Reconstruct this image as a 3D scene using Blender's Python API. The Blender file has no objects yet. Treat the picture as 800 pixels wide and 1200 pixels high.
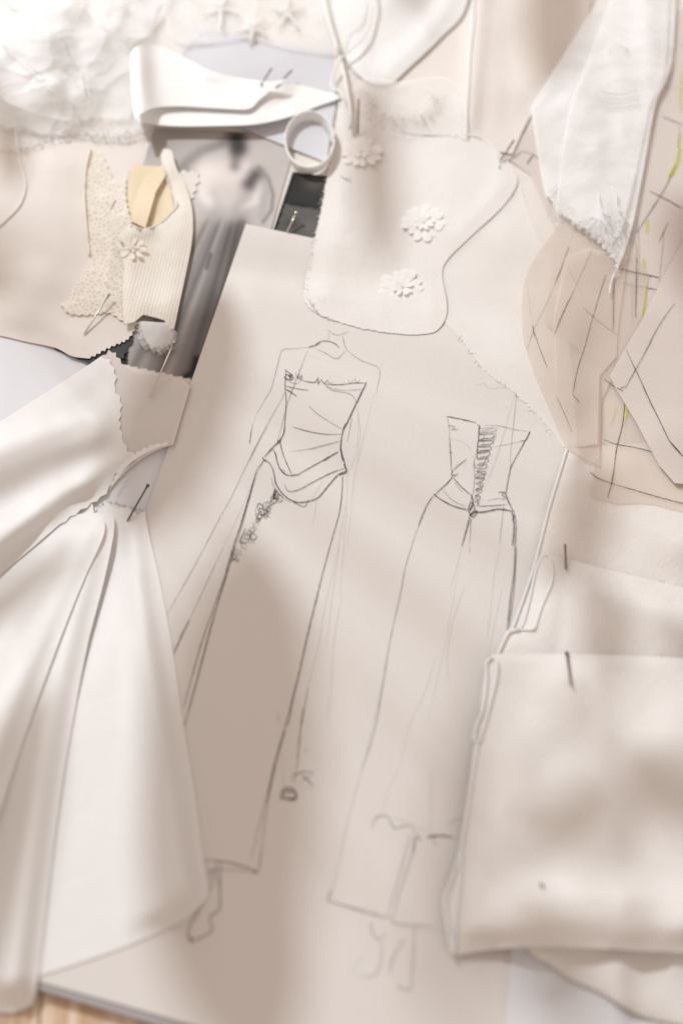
import bpy, math, random
import numpy as np
from mathutils import Vector
from mathutils.geometry import delaunay_2d_cdt

random.seed(7); RNG = np.random.RandomState(7)
SC = bpy.context.scene
COL = SC.collection
R = math.radians

# ------------------------------------------------------------------ camera
TILT, DIST, LENS, SENS = R(27.0), 0.667, 50.0, 24.0
FOC = LENS / SENS
FW = Vector((0, math.sin(TILT), -math.cos(TILT)))
UP = Vector((0, math.cos(TILT), math.sin(TILT)))
RT = Vector((1, 0, 0))
CAM = -FW * DIST
cd = bpy.data.cameras.new('camera'); cam = bpy.data.objects.new('camera', cd); COL.objects.link(cam)
cd.lens = LENS; cd.sensor_width = SENS; cd.sensor_fit = 'HORIZONTAL'
cam.location = CAM; cam.rotation_euler = (TILT, 0, 0)
cd.clip_start = 0.01; cd.clip_end = 50
cd.dof.use_dof = True; cd.dof.focus_distance = 0.685; cd.dof.aperture_fstop = 2.9
SC.camera = cam

# ------------------------------------------------------------------ light
SC.cycles.transparent_max_bounces = 40; SC.cycles.diffuse_bounces = 8; SC.cycles.max_bounces = 14
SC.view_settings.view_transform = 'Standard'; SC.view_settings.look = 'None'
SC.view_settings.exposure = 0.15; SC.view_settings.gamma = 1.0
w = bpy.data.worlds.new('World'); SC.world = w; w.use_nodes = True
bg = w.node_tree.nodes['Background']
bg.inputs[0].default_value = (1.0, 0.83, 0.725, 1); bg.inputs[1].default_value = 0.55
LDIR = Vector((-0.58, 0.70, 0.98)).normalized()          # towards the light: beyond and left
def area(name, direc, dist, size, power, colr, target=(0, 0.02, 0)):
    l = bpy.data.lights.new(name, 'AREA'); o = bpy.data.objects.new(name, l); COL.objects.link(o)
    l.shape = 'DISK'; l.size = size; l.energy = power; l.color = colr
    o.location = Vector(target) + direc.normalized() * dist
    o.rotation_euler = (-direc).to_track_quat('-Z', 'Y').to_euler()
    return o
KEY_DIST = 1.9
area('window_key_lamp', LDIR, KEY_DIST, 0.075, 23, (0.91, 0.98, 1.03))
area('window_soft_lamp', Vector((-0.5, 1.0, 0.75)), 1.3, 0.9, 3.0, (1.0, 0.96, 0.93))

# ------------------------------------------------------------------ helpers
def P(px, py, z=0.0):
    """point at height z seen at pixel (px,py) of the 800x1200 photograph"""
    v = RT * ((px - 400) / 800.0) + UP * (-(py - 600) / 800.0) + FW * FOC
    return CAM + v * ((z - CAM.z) / v.z)
def PN(px, py, z):
    x = (px - 400) / 800.0; y = -(py - 600) / 800.0
    vx = x; vy = y * UP.y + FOC * FW.y; vz = y * UP.z + FOC * FW.z
    t = (z - CAM.z) / vz
    return np.stack([CAM.x + vx * t, CAM.y + vy * t, np.broadcast_to(z, np.shape(t))], -1)

def tag(o, label=None, cat=None, group=None, kind=None):
    if label: o['label'] = label
    if cat: o['category'] = cat
    if group: o['group'] = group
    if kind: o['kind'] = kind
    return o
def empty(name, loc, label, cat, group=None):
    o = bpy.data.objects.new(name, None); COL.objects.link(o); o.location = loc; o.empty_display_size = .01
    return tag(o, label, cat, group)
def link(name, verts, faces, mat, parent=None, smooth=True, uv=None):
    me = bpy.data.meshes.new(name)
    me.from_pydata([tuple(v) for v in verts], [], [tuple(f) for f in faces])
    if mat: me.materials.append(mat)
    if smooth: me.polygons.foreach_set('use_smooth', [True] * len(me.polygons))
    me.update()
    o = bpy.data.objects.new(name, me); COL.objects.link(o)
    if parent:
        o.parent = parent; o.matrix_parent_inverse = Vector_world(parent)
    return o
from mathutils import Matrix
def Vector_world(p):
    m = Matrix.Identity(4)
    q = p
    chain = []
    while q: chain.append(q); q = q.parent
    for q in reversed(chain): m = m @ (q.matrix_parent_inverse @ q.matrix_basis if q.parent else q.matrix_basis)
    return m.inverted()

# height raster over photograph pixels (cells of CELL px)
CELL = 3; X0, Y0, X1, Y1 = -240, -240, 1040, 1400
GX = np.arange(X0, X1, CELL); GY = np.arange(Y0, Y1, CELL)
MX, MY = np.meshgrid(GX, GY)
H = np.zeros(MX.shape)
def samp(A, x, y):
    fx = np.clip((np.asarray(x, float) - X0) / CELL, 0, len(GX) - 1.001); fy = np.clip((np.asarray(y, float) - Y0) / CELL, 0, len(GY) - 1.001)
    ix = fx.astype(int); iy = fy.astype(int); ax = fx - ix; ay = fy - iy
    return (A[iy, ix] * (1 - ax) + A[iy, ix + 1] * ax) * (1 - ay) + (A[iy + 1, ix] * (1 - ax) + A[iy + 1, ix + 1] * ax) * ay
def blur(A, n):
    for _ in range(n):
        B = np.pad(A, 1, mode='edge')
        A = (B[:-2, 1:-1] + B[2:, 1:-1] + 2 * B[1:-1, 1:-1]) / 4
        B = np.pad(A, 1, mode='edge')
        A = (B[1:-1, :-2] + B[1:-1, 2:] + 2 * B[1:-1, 1:-1]) / 4
    return A
def dil(A):
    B = np.pad(A, 1, mode='edge'); o = A
    for dy in (0, 1, 2):
        for dx in (0, 1, 2): o = np.maximum(o, B[dy:dy + A.shape[0], dx:dx + A.shape[1]])
    return o
def inside(poly, X, Y):
    x = poly[:, 0]; y = poly[:, 1]; c = np.zeros(X.shape, bool)
    for i in range(len(x)):
        x1, y1, x2, y2 = x[i - 1], y[i - 1], x[i], y[i]
        if y1 == y2: continue
        k = ((y1 > Y) != (y2 > Y)) & (X < (x2 - x1) * (Y - y1) / (y2 - y1) + x1)
        c ^= k
    return c
def pdist(pts, X, Y, closed=False):
    """distance to polyline and the running parameter 0..1"""
    pts = np.asarray(pts, float); n = len(pts) - (0 if closed else 1)
    D = np.full(X.shape, 1e9); T = np.zeros(X.shape)
    for i in range(n):
        a = pts[i]; b = pts[(i + 1) % len(pts)]; d = b - a; L = max((d ** 2).sum(), 1e-9)
        t = np.clip(((X - a[0]) * d[0] + (Y - a[1]) * d[1]) / L, 0, 1)
        q = np.hypot(X - a[0] - t * d[0], Y - a[1] - t * d[1])
        m = q < D; D[m] = q[m]; T[m] = ((i + t) / n)[m]
    return D, T
def ridge(pts, w, h, w1=None, h1=None, p=2.0):
    w1 = w if w1 is None else w1; h1 = h if h1 is None else h1
    def f(X, Y):
        D, T = pdist(pts, X, Y)
        return (h + (h1 - h) * T) * np.exp(-(D / (w + (w1 - w) * T)) ** p)
    return f
def waves(scale, amp, seed, n=7, ang=None, spread=math.pi):
    r = np.random.RandomState(seed)
    a = (r.rand(n) - .5) * spread + (ang if ang is not None else 0); k = 2 * math.pi / (scale * (0.6 + r.rand(n) * .9)); ph = r.rand(n) * 6.28
    def f(X, Y):
        z = 0
        for i in range(n): z = z + np.sin(k[i] * (X * math.cos(a[i]) + Y * math.sin(a[i])) + ph[i])
        z = z / n * 2.2
        return amp * .9 * np.log1p(np.exp(3 * (z - .1))) / 3
    return f
def spline(pts, step=3.0):
    pts = [np.array(p, float) for p in pts]
    if len(pts) < 3: return line(pts, step)
    q = [2 * pts[0] - pts[1]] + pts + [2 * pts[-1] - pts[-2]]
    out = []
    for i in range(1, len(q) - 2):
        a, b, c, d = q[i - 1:i + 3]; n = max(1, int(np.hypot(*(c - b)) / step))
        for j in range(n):
            t = j / n
            out.append(.5 * (2 * b + (c - a) * t + (2 * a - 5 * b + 4 * c - d) * t * t + (3 * b - a - 3 * c + d) * t ** 3))
    out.append(pts[-1]); return out
def line(pts, step=6.0):
    pts = [np.array(p, float) for p in pts]; out = []
    for a, b in zip(pts[:-1], pts[1:]):
        n = max(1, int(np.hypot(*(b - a)) / step))
        out += [a + (b - a) * j / n for j in range(n)]
    out.append(pts[-1]); return out
def outline(segs, seed=1):
    r = np.random.RandomState(seed); full = []
    last = None
    for sg in segs:
        kind, pts = sg[0], list(sg[1])
        if last is not None: pts = [last] + pts
        last = pts[-1]
        if kind == 'l': o = line(pts, 8)
        elif kind == 's': o = spline(pts, 4)
        elif kind in 'pf':
            amp = sg[2] if len(sg) > 2 else (2.2 if kind == 'p' else 1.2)
            step = (sg[3] if len(sg) > 3 else 4.0) if kind == 'p' else 2.2
            o = spline(pts, step); o2 = []
            for i, q in enumerate(o):
                t = o[min(i + 1, len(o) - 1)] - o[max(i - 1, 0)]; t = t / (np.hypot(*t) + 1e-9); nrm = np.array((-t[1], t[0]))
                if 0 < i < len(o) - 1:
                    q = q + nrm * (amp * (1 if i % 2 else -1) * (.75 + .5 * r.rand()) if kind == 'p' else amp * (r.rand() - .5) * 2)
                o2.append(q)
            o = o2
        elif kind == 'c':   # scallops
            amp, per = sg[2], sg[3]
            o = spline(pts, 1.6); s = 0; o2 = []
            for i, q in enumerate(o):
                t = o[min(i + 1, len(o) - 1)] - o[max(i - 1, 0)]; t = t / (np.hypot(*t) + 1e-9); nrm = np.array((-t[1], t[0]))
                o2.append(q + nrm * amp * (abs(math.sin(math.pi * i * 1.6 / per)) - .5)) if 0 < i < len(o) - 1 else o2.append(q)
            o = o2
        full += o[:-1] if np.hypot(*(o[-1] - o[0])) > 0 else o
    return np.array(full)

LASTZ = [None]
def sheet(name, segs, mat, parent=None, relief=(), gap=.0005, stiff=8, res=8, thick=.0002, edge=None, base=None,
          seed=1, update=True, colour=None, keep=True, lift=0.0, jit=.25, rs=.75, taper=34):
    """one cloth or paper: fills the outline, lies on whatever is already there, plus its own folds.
    edge=(width px, height m): rounded fold all round; """
    global H
    poly = outline(segs, seed) if isinstance(segs, list) else segs
    m = inside(poly, MX, MY)
    if base is None:
        Hm = dil(dil(H)) + gap
        lo = np.where(dil(dil(m.astype(float))) > 0, Hm, np.nan)
        fill = np.nanmin(lo) if np.isfinite(np.nanmin(lo)) else 0
        A = np.where(np.isnan(lo), fill, lo)
        mm = m.astype(float)
        Z = A.copy()
        for _ in range(4):                                   # taut envelope that never dips below what it lies on
            num = blur(Z * (mm + 1e-4), stiff); den = blur(mm + 1e-4, stiff)
            Z = np.maximum(A, num / den)
        Z = np.where(m, blur(Z * mm, 2) / np.maximum(blur(mm, 2), 1e-6), fill)
        Z = np.where(m, np.maximum(Z, H + gap), Z)
    else:
        Z = base(MX, MY)
    near = dil(dil(m.astype(float))) > 0; Rl = np.zeros(MX.shape)
    if relief: Rl[near] = sum(f(MX[near], MY[near]) for f in relief) * rs
    if taper and relief:
        D = np.zeros(MX.shape); D[m] = pdist(poly[::3], MX[m], MY[m], True)[0]; D = np.clip(D / taper, 0, 1); Rl = Rl * (D * D * (3 - 2 * D))
    Rl = Rl + lift
    if edge:
        D = np.zeros(MX.shape); D[m] = pdist(poly[::3], MX[m], MY[m], True)[0]
        Rl = Rl + edge[1] * np.sqrt(np.clip(1 - (1 - np.clip(D / edge[0], 0, 1)) ** 2, 0, 1)); Rl = blur(Rl, 1)
    Z = Z + Rl
    if keep: Z = np.where(m, np.maximum(Z, H + gap), Z)
    mf = m.astype(float)                                     # carry the heights smoothly past the rim
    for _ in range(3):
        E_ = blur(Z * mf, 1) / np.maximum(blur(mf, 1), 1e-6); nw = (blur(mf, 1) > 1e-3) & (mf == 0); E_ = np.maximum(E_, H + gap) if base is None else E_
        Z = np.where(nw, E_, Z); mf = np.where(nw, 1.0, mf)
    Z = np.where(mf > 0, np.maximum(blur(Z * mf, 1) / np.maximum(blur(mf, 1), 1e-6), H + .3 * gap if base is None else 0), Z)
    Zs = Z
    LASTZ[0] = Z
    # points
    x0, y0 = poly.min(0); x1, y1 = poly.max(0)
    r = np.random.RandomState(seed + 5)
    gx = np.arange(x0 + res / 2, x1, res); gy = np.arange(y0 + res / 2, y1, res * .87)
    QX, QY = np.meshgrid(gx, gy); QX = QX + (np.arange(len(gy)) % 2)[:, None] * res / 2
    QX = QX + (r.rand(*QX.shape) - .5) * res * jit; QY = QY + (r.rand(*QX.shape) - .5) * res * jit
    QX = QX.ravel(); QY = QY.ravel()
    k = inside(poly, QX, QY); QX = QX[k]; QY = QY[k]
    D, _ = pdist(poly, QX, QY, True) if len(poly) < 900 else pdist(poly[::2], QX, QY, True)
    k = D > res * .4; QX = QX[k]; QY = QY[k]
    pts = [Vector((float(a), float(b))) for a, b in poly] + [Vector((float(a), float(b))) for a, b in zip(QX, QY)]
    n = len(poly)
    out = delaunay_2d_cdt(pts, [], [list(range(n))], 1, 1e-4)
    V = np.array([(v.x, v.y) for v in out[0]]); F = out[2]
    z = samp(Zs, V[:, 0], V[:, 1])
    W = PN(V[:, 0], V[:, 1], z)
    F2 = []
    for f in F:
        a, b, c = (V[f[0]], V[f[1]], V[f[2]])
        cr = (b[0] - a[0]) * (c[1] - a[1]) - (b[1] - a[1]) * (c[0] - a[0])
        F2.append(tuple(f) if cr < 0 else tuple(reversed(f)))
    o = link(name, W, F2, mat, parent)
    ec = {}
    for f_ in F2:
        for i_ in range(len(f_)):
            k_ = (min(f_[i_], f_[i_ - 1]), max(f_[i_], f_[i_ - 1])); ec[k_] = ec.get(k_, 0) + 1
    for ed in o.data.edges:                                   # cut edges stay crisp, not rounded over
        if ec.get((min(ed.vertices), max(ed.vertices))) == 1: ed.use_edge_sharp = True
    if mat.name.startswith(('pattern_tissue', 'white_tulle', 'white_gauze', 'ivory_organza')): thick = 0
    if colour is not None:
        ca = o.data.color_attributes.new('print', 'FLOAT_COLOR', 'POINT')
        c = colour(V[:, 0], V[:, 1]); c = np.concatenate([c, np.ones((len(c), 1))], 1)
        ca.data.foreach_set('color', c.ravel().astype(np.float32))
    if thick:
        md = o.modifiers.new('thickness', 'SOLIDIFY'); md.thickness = thick; md.offset = -1
    if update: H = np.where(m, np.maximum(H, Zs), H)
    return o

def tube_geo(paths, rad, sides=5):
    V, F = [], []
    for p in paths:
        p = [Vector(q) for q in p]; n = len(p); b = len(V)
        rr = rad if not isinstance(rad, (list, tuple)) else None
        for i in range(n):
            t = (p[min(i + 1, n - 1)] - p[max(i - 1, 0)]).normalized()
            a = t.cross(Vector((.13, .2, 1))).normalized(); c = t.cross(a)
            ri = rad(i / (n - 1)) if callable(rad) else rad
            for j in range(sides):
                th = 6.2832 * j / sides; V.append(p[i] + (a * math.cos(th) + c * math.sin(th)) * ri)
        for i in range(n - 1):
            for j in range(sides):
                k = (j + 1) % sides
                F.append((b + i * sides + j, b + i * sides + k, b + (i + 1) * sides + k, b + (i + 1) * sides + j))
        F.append(tuple(b + j for j in reversed(range(sides)))); F.append(tuple(b + (n - 1) * sides + j for j in range(sides)))
    return V, F
def tubes(name, paths, rad, mat, parent=None, sides=5, kind=None):
    V, F = tube_geo(paths, rad, sides); o = link(name, V, F, mat, parent)
    if kind: o['kind'] = kind
    return o
def on(pts, dz=.0003, step=4, A=None, sm=True):
    q = spline(pts, step) if sm else line(pts, step)
    q = np.array(q); z = samp(H if A is None else A, q[:, 0], q[:, 1]) + dz
    return [Vector(v) for v in PN(q[:, 0], q[:, 1], z)]

def strokes(name, lst, parent, dz=.00035, seed=3):
    if name != 'pencil_drawing' and len(lst) > 1:
        for i_, l_ in enumerate(lst): strokes(name, [(l_[0], l_[1] * (.75 if name == 'pencil_line' else 1), l_[2])], parent, dz, seed + i_)
        return
    """pencil lines: flat ribbons of graphite lying on the sheet; lst of (points, width px, material)"""
    r = random.Random(seed); obs = {}
    for pts, wd, mt in lst:
        q = np.array(spline(pts, 3.0)); n = len(q)
        t = np.gradient(q, axis=0) if n > 1 else q * 0; t /= (np.hypot(t[:, 0], t[:, 1])[:, None] + 1e-9)
        nr = np.stack([-t[:, 1], t[:, 0]], 1)
        prof = np.array([wd * .85 * (.55 + .45 * min(1, 5 * min(i, n - 1 - i) / max(n - 1, 1))) * (.8 + .4 * r.random()) for i in range(n)])
        off = np.array([(r.random() - .5) * .35 for _ in range(n)])[:, None] * nr
        a = q + off + nr * prof[:, None] / 2; b = q + off - nr * prof[:, None] / 2
        V, F = obs.setdefault(mt.name, ([], []))
        s = len(V)
        za = samp(H, q[:, 0], q[:, 1]) + dz + r.random() * .00008
        V += list(PN(a[:, 0], a[:, 1], za)) + list(PN(b[:, 0], b[:, 1], za))
        F += [(s + i, s + i + 1, s + n + i + 1, s + n + i) for i in range(n - 1)]
    V, F, mi, mats = [], [], [], []
    for k, (v, f) in obs.items():
        s = len(V); V += v; F += [tuple(s + i for i in ff) for ff in f]; mi += [len(mats)] * len(f); mats.append(bpy.data.materials[k])
    o = link(name, V, F, None, parent, smooth=False)
    for m_ in mats: o.data.materials.append(m_)
    o.data.polygons.foreach_set('material_index', mi)
    return o
def T(x0, y0, s):
    return lambda pts: [(x0 + s * a, y0 + s * b) for a, b in pts]

# ------------------------------------------------------------------ materials
def mat(name, col, rough=.75, sheen=.25, transl=0.0, alpha=1.0, bump=.15, bscale=900, spec=.3, mottle=.03, vcol=False, weave=0, metallic=0, holes=None, rib=None, tint=None):
    m = bpy.data.materials.new(name); m.use_nodes = True; nt = m.node_tree; N = nt.nodes; L = nt.links
    N.clear(); out = N.new('ShaderNodeOutputMaterial'); b = N.new('ShaderNodeBsdfPrincipled')
    b.inputs['Roughness'].default_value = rough; b.inputs['Sheen Weight'].default_value = sheen
    b.inputs['Specular IOR Level'].default_value = spec; b.inputs['Metallic'].default_value = metallic
    geo = N.new('ShaderNodeNewGeometry')
    # large soft mottling of the dye plus fine grain
    n1 = N.new('ShaderNodeTexNoise'); n1.inputs['Scale'].default_value = 45; n1.inputs['Detail'].default_value = 4
    L.new(geo.outputs['Position'], n1.inputs['Vector'])
    mr = N.new('ShaderNodeMapRange'); mr.inputs[3].default_value = 1 - mottle; mr.inputs[4].default_value = 1 + mottle
    L.new(n1.outputs[0], mr.inputs[0])
    mx = N.new('ShaderNodeVectorMath'); mx.operation = 'SCALE'
    if vcol:
        at = N.new('ShaderNodeAttribute'); at.attribute_name = 'print'; L.new(at.outputs['Color'], mx.inputs[0])
    else: mx.inputs[0].default_value = col
    L.new(mr.outputs[0], mx.inputs['Scale']); colo = mx.outputs[0]
    L.new(colo, b.inputs['Base Color'])
    last = None
    def addb(h, st, dist):
        nonlocal last
        bp = N.new('ShaderNodeBump'); bp.inputs['Strength'].default_value = st; bp.inputs['Distance'].default_value = dist
        L.new(h, bp.inputs['Height'])
        if last: L.new(last, bp.inputs['Normal'])
        last = bp.outputs[0]
    if bump:
        n2 = N.new('ShaderNodeTexNoise'); n2.inputs['Scale'].default_value = bscale; n2.inputs['Detail'].default_value = 3
        L.new(geo.outputs['Position'], n2.inputs['Vector']); addb(n2.outputs[0], bump, .0004)
    if sheen > .1 and bump:
        n3 = N.new('ShaderNodeTexNoise'); n3.inputs['Scale'].default_value = 75; n3.inputs['Detail'].default_value = 4; n3.inputs['Distortion'].default_value = .7
        L.new(geo.outputs['Position'], n3.inputs['Vector']); addb(n3.outputs[0], .13, .004)
    if weave:
        for ax in ('X', 'Y'):
            wv = N.new('ShaderNodeTexWave'); wv.bands_direction = ax; wv.inputs['Scale'].default_value = weave; wv.inputs['Distortion'].default_value = 1.2; wv.inputs['Detail'].default_value = 1
            L.new(geo.outputs['Position'], wv.inputs['Vector']); addb(wv.outputs[0], .22, .0003)
    if rib:
        mp = N.new('ShaderNodeMapping'); mp.inputs['Rotation'].default_value[2] = R(rib[1]); L.new(geo.outputs['Position'], mp.inputs[0])
        wv = N.new('ShaderNodeTexWave'); wv.bands_direction = 'X'; wv.inputs['Scale'].default_value = rib[0]; wv.inputs['Distortion'].default_value = .8
        L.new(mp.outputs[0], wv.inputs['Vector']); addb(wv.outputs[0], .35, .0004)
        wv2 = N.new('ShaderNodeTexWave'); wv2.bands_direction = 'Y'; wv2.inputs['Scale'].default_value = rib[0] * .8
        L.new(mp.outputs[0], wv2.inputs['Vector']); addb(wv2.outputs[0], .2, .0003)
    if last: L.new(last, b.inputs['Normal'])
    sh = b.outputs[0]
    if transl:
        t = N.new('ShaderNodeBsdfTranslucent'); L.new(colo, t.inputs[0])
        mi = N.new('ShaderNodeMixShader'); mi.inputs[0].default_value = transl
        L.new(sh, mi.inputs[1]); L.new(t.outputs[0], mi.inputs[2]); sh = mi.outputs[0]
    if alpha < 1 or holes:
        tr = N.new('ShaderNodeBsdfTransparent'); mi = N.new('ShaderNodeMixShader')
        if tint: tr.inputs[0].default_value = (*tint, 1)
        L.new(tr.outputs[0], mi.inputs[1]); L.new(sh, mi.inputs[2]); sh = mi.outputs[0]
        if holes:   # (scale, low alpha, high alpha)
            if holes[0] > 0:
                vo = N.new('ShaderNodeTexVoronoi'); vo.inputs['Scale'].default_value = holes[0]; vo.feature = 'DISTANCE_TO_EDGE'
                L.new(geo.outputs['Position'], vo.inputs['Vector']); src = vo.outputs[0]; a0, a1 = 0.05, 0.16
            else:
                vo = N.new('ShaderNodeTexNoise'); vo.inputs['Scale'].default_value = -holes[0]; vo.inputs['Detail'].default_value = 5; vo.inputs['Distortion'].default_value = 1.5
                L.new(geo.outputs['Position'], vo.inputs['Vector']); src = vo.outputs[0]; a0, a1 = 0.35, 0.65
            m2 = N.new('ShaderNodeMapRange'); m2.inputs[1].default_value = a0; m2.inputs[2].default_value = a1
            m2.inputs[3].default_value = holes[2] if holes[0] > 0 else holes[1]; m2.inputs[4].default_value = holes[1] if holes[0] > 0 else holes[2]
            L.new(src, m2.inputs[0]); L.new(m2.outputs[0], mi.inputs[0])
        else: mi.inputs[0].default_value = alpha
    L.new(sh, out.inputs[0]); return m

M = {}
M['paper'] = mat('sketch_paper', (.70, .665, .635), .85, 0, bump=.35, bscale=900, spec=.15, mottle=.012)
M['paper_white'] = mat('white_paper', (.72, .73, .755), .8, 0, bump=.08, spec=.2, mottle=.01)
M['paper_blue'] = mat('cool_grey_paper', (.62, .62, .65), .8, 0, bump=.08, spec=.2)
M['board'] = mat('grey_board', (.40, .38, .39), .9, 0, bump=.2)
M['black'] = mat('black_card', (.02, .02, .02), .5, 0, bump=.05)
M['print'] = mat('photo_print', (1, 1, 1), .45, 0, bump=0, vcol=True, spec=.15, mottle=.01)
M['cream'] = mat('cream_cotton', (.86, .83, .80), .85, .3, transl=.12, bump=.25, bscale=1500, weave=450)
M['beige'] = mat('beige_silk', (.83, .775, .725), .7, .35, transl=.12, bump=.2, bscale=1200, weave=500)
M['ivory'] = mat('ivory_crepe', (.86, .83, .80), .75, .3, transl=.12, bump=.6, bscale=800, weave=480)
M['crepe'] = mat('textured_crepe', (.84, .805, .77), .85, .4, transl=.1, bump=.5, bscale=520, weave=0)
M['satin'] = mat('white_satin', (.935, .925, .91), .5, .2, transl=.2, bump=.08, bscale=1300, spec=.3, mottle=.01, weave=500)
M['ribbon'] = mat('white_ribbon', (.92, .915, .90), .42, .1, transl=.15, bump=.03, spec=.45, mottle=.008)
M['voile'] = mat('cream_voile', (.84, .80, .77), .8, .3, transl=.2, alpha=.84, bump=.15)
M['organza'] = mat('ivory_organza', (.92, .90, .875), .8, .3, transl=.15, alpha=.78, bump=.15)
M['tulle'] = mat('white_tulle', (.97, .97, .965), .8, .6, transl=.2, holes=(-22, .28, .55), bump=.05)
M['gauze'] = mat('white_gauze', (.94, .95, .95), .8, .6, transl=.15, holes=(-20, .60, .88), bump=.15, bscale=500, weave=350)
M['tissue'] = mat('pattern_tissue', (.84, .785, .74), .6, 0, transl=.25, alpha=.50, bump=.1, bscale=300, tint=(.97, .94, .9))
M['tissue_pink'] = mat('pattern_paper', (.76, .695, .65), .75, 0, transl=.15, alpha=.9, bump=.1, bscale=300)
M['lace'] = mat('cream_lace', (.90, .85, .77), .8, .4, transl=.2, holes=(380, .62, .97), bump=.15)
M['knit'] = mat('cream_rib_knit', (.88, .835, .76), .8, .4, transl=.15, rib=(190, 8), bump=.2, bscale=1200)
M['gold'] = mat('pale_gold_satin', (.86, .745, .54), .5, .1, transl=.2, bump=.03, spec=.5)
M['embroidery'] = mat('white_embroidery', (.93, .91, .89), .7, .4, transl=.2, bump=.3, bscale=1500)
M['thread'] = mat('white_thread', (.94, .94, .93), .8, .5, transl=.3, bump=0)
M['cthread'] = mat('cream_thread', (.88, .83, .74), .8, .3, transl=.2, bump=0)
M['steel'] = mat('pin_steel', (.20, .15, .12), .35, 0, bump=0, metallic=.7, mottle=.1)
M['steel_bright'] = mat('pin_steel_bright', (.72, .68, .62), .25, 0, bump=0, metallic=1)
def graphite(name, a, col=(.09, .075, .075)):
    m = bpy.data.materials.new(name); m.use_nodes = True; N = m.node_tree.nodes; L = m.node_tree.links; N.clear()
    o = N.new('ShaderNodeOutputMaterial'); d = N.new('ShaderNodeBsdfDiffuse'); d.inputs[0].default_value = (*col, 1)
    t = N.new('ShaderNodeBsdfTransparent'); mi = N.new('ShaderNodeMixShader'); g = N.new('ShaderNodeNewGeometry')
    n = N.new('ShaderNodeTexNoise'); n.inputs['Scale'].default_value = 900; n.inputs['Detail'].default_value = 2
    n2 = N.new('ShaderNodeTexNoise'); n2.inputs['Scale'].default_value = 60
    L.new(g.outputs['Position'], n.inputs['Vector']); L.new(g.outputs['Position'], n2.inputs['Vector'])
    mr = N.new('ShaderNodeMapRange'); mr.inputs[1].default_value = .3; mr.inputs[2].default_value = .7; mr.inputs[3].default_value = a * .55; mr.inputs[4].default_value = min(1, a * 1.35)
    ad = N.new('ShaderNodeMath'); ad.operation = 'MULTIPLY_ADD'; ad.inputs[1].default_value = .5
    L.new(n.outputs[0], ad.inputs[0]); m3 = N.new('ShaderNodeMath'); m3.operation = 'MULTIPLY'; m3.inputs[1].default_value = .5
    L.new(n2.outputs[0], m3.inputs[0]); L.new(m3.outputs[0], ad.inputs[2]); L.new(ad.outputs[0], mr.inputs[0])
    L.new(mr.outputs[0], mi.inputs[0]); L.new(t.outputs[0], mi.inputs[1]); L.new(d.outputs[0], mi.inputs[2]); L.new(mi.outputs[0], o.inputs[0]); return m
G1 = graphite('graphite_faint', .20); G2 = graphite('graphite_mid', .42); G3 = graphite('graphite_dark', .75); G4 = graphite('graphite_heavy', .92)
GR = graphite('green_highlighter', .6, (.62, .66, .12)); GP = graphite('graphite_soft_pink', .36, (.22, .13, .14))

def wood():
    m = bpy.data.materials.new('pine_wood'); m.use_nodes = True; N = m.node_tree.nodes; L = m.node_tree.links
    b = N['Principled BSDF']; b.inputs['Roughness'].default_value = .55
    g = N.new('ShaderNodeNewGeometry'); mp = N.new('ShaderNodeMapping'); mp.inputs['Scale'].default_value = (1, .06, 1); mp.inputs['Rotation'].default_value[2] = R(-4)
    L.new(g.outputs['Position'], mp.inputs[0])
    n = N.new('ShaderNodeTexNoise'); n.inputs['Scale'].default_value = 190; n.inputs['Detail'].default_value = 3; n.inputs['Distortion'].default_value = .6
    L.new(mp.outputs[0], n.inputs['Vector']); c = N.new('ShaderNodeValToRGB')
    c.color_ramp.elements[0].position = .35; c.color_ramp.elements[0].color = (.56, .36, .21, 1)
    c.color_ramp.elements[1].position = .62; c.color_ramp.elements[1].color = (.80, .66, .52, 1)
    L.new(n.outputs[0], c.inputs[0]); L.new(c.outputs[0], b.inputs['Base Color'])
    bp = N.new('ShaderNodeBump'); bp.inputs['Strength'].default_value = .2; bp.inputs['Distance'].default_value = .0005; L.new(n.outputs[0], bp.inputs['Height']); L.new(bp.outputs[0], b.inputs['Normal'])
    return m
M['wood'] = wood()

# ------------------------------------------------------------------ table top: glued pine boards
def box(x0, x1, y0, y1, z0, z1, bev=0):
    b = bev
    V = [(x0 + b, y0, z1 - 0), (x1 - b, y0, z1), (x1 - b, y1, z1), (x0 + b, y1, z1), (x0, y0, z1 - b), (x1, y0, z1 - b), (x1, y1, z1 - b), (x0, y1, z1 - b), (x0, y0, z0), (x1, y0, z0), (x1, y1, z0), (x0, y1, z0)]
    F = [(0, 1, 2, 3), (0, 4, 5, 1), (1, 5, 6, 2), (2, 6, 7, 3), (3, 7, 4, 0), (4, 8, 9, 5), (5, 9, 10, 6), (6, 10, 11, 7), (7, 11, 8, 4), (8, 11, 10, 9)]
    return V, F
V, F = box(-.60, .60, -.55, .62, -.030, -.012)
table = link('table_top', V, F, M['wood'], smooth=False); tag(table, kind='structure')
x = -.60; i = 0
while x < .599:
    V, F = box(x + .0003, x + .0597, -.55, .62, -.0118, -.0003 - .0002 * (i % 3), .0006)
    link('board', V, F, M['wood'], table, smooth=False); x += .06; i += 1

# ------------------------------------------------------------------ bottom layers
o = sheet('cream_underlay_cloth', [('l', [(-200, -200), (1000, -200), (1000, 1000), (300, 960), (-200, 900), (-200, -200)])], M['beige'],
          relief=(waves(150, .0012, 3),), res=14, gap=.0006)
tag(o, 'wide beige cloth lying under all the papers and swatches', 'cloth')

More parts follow.
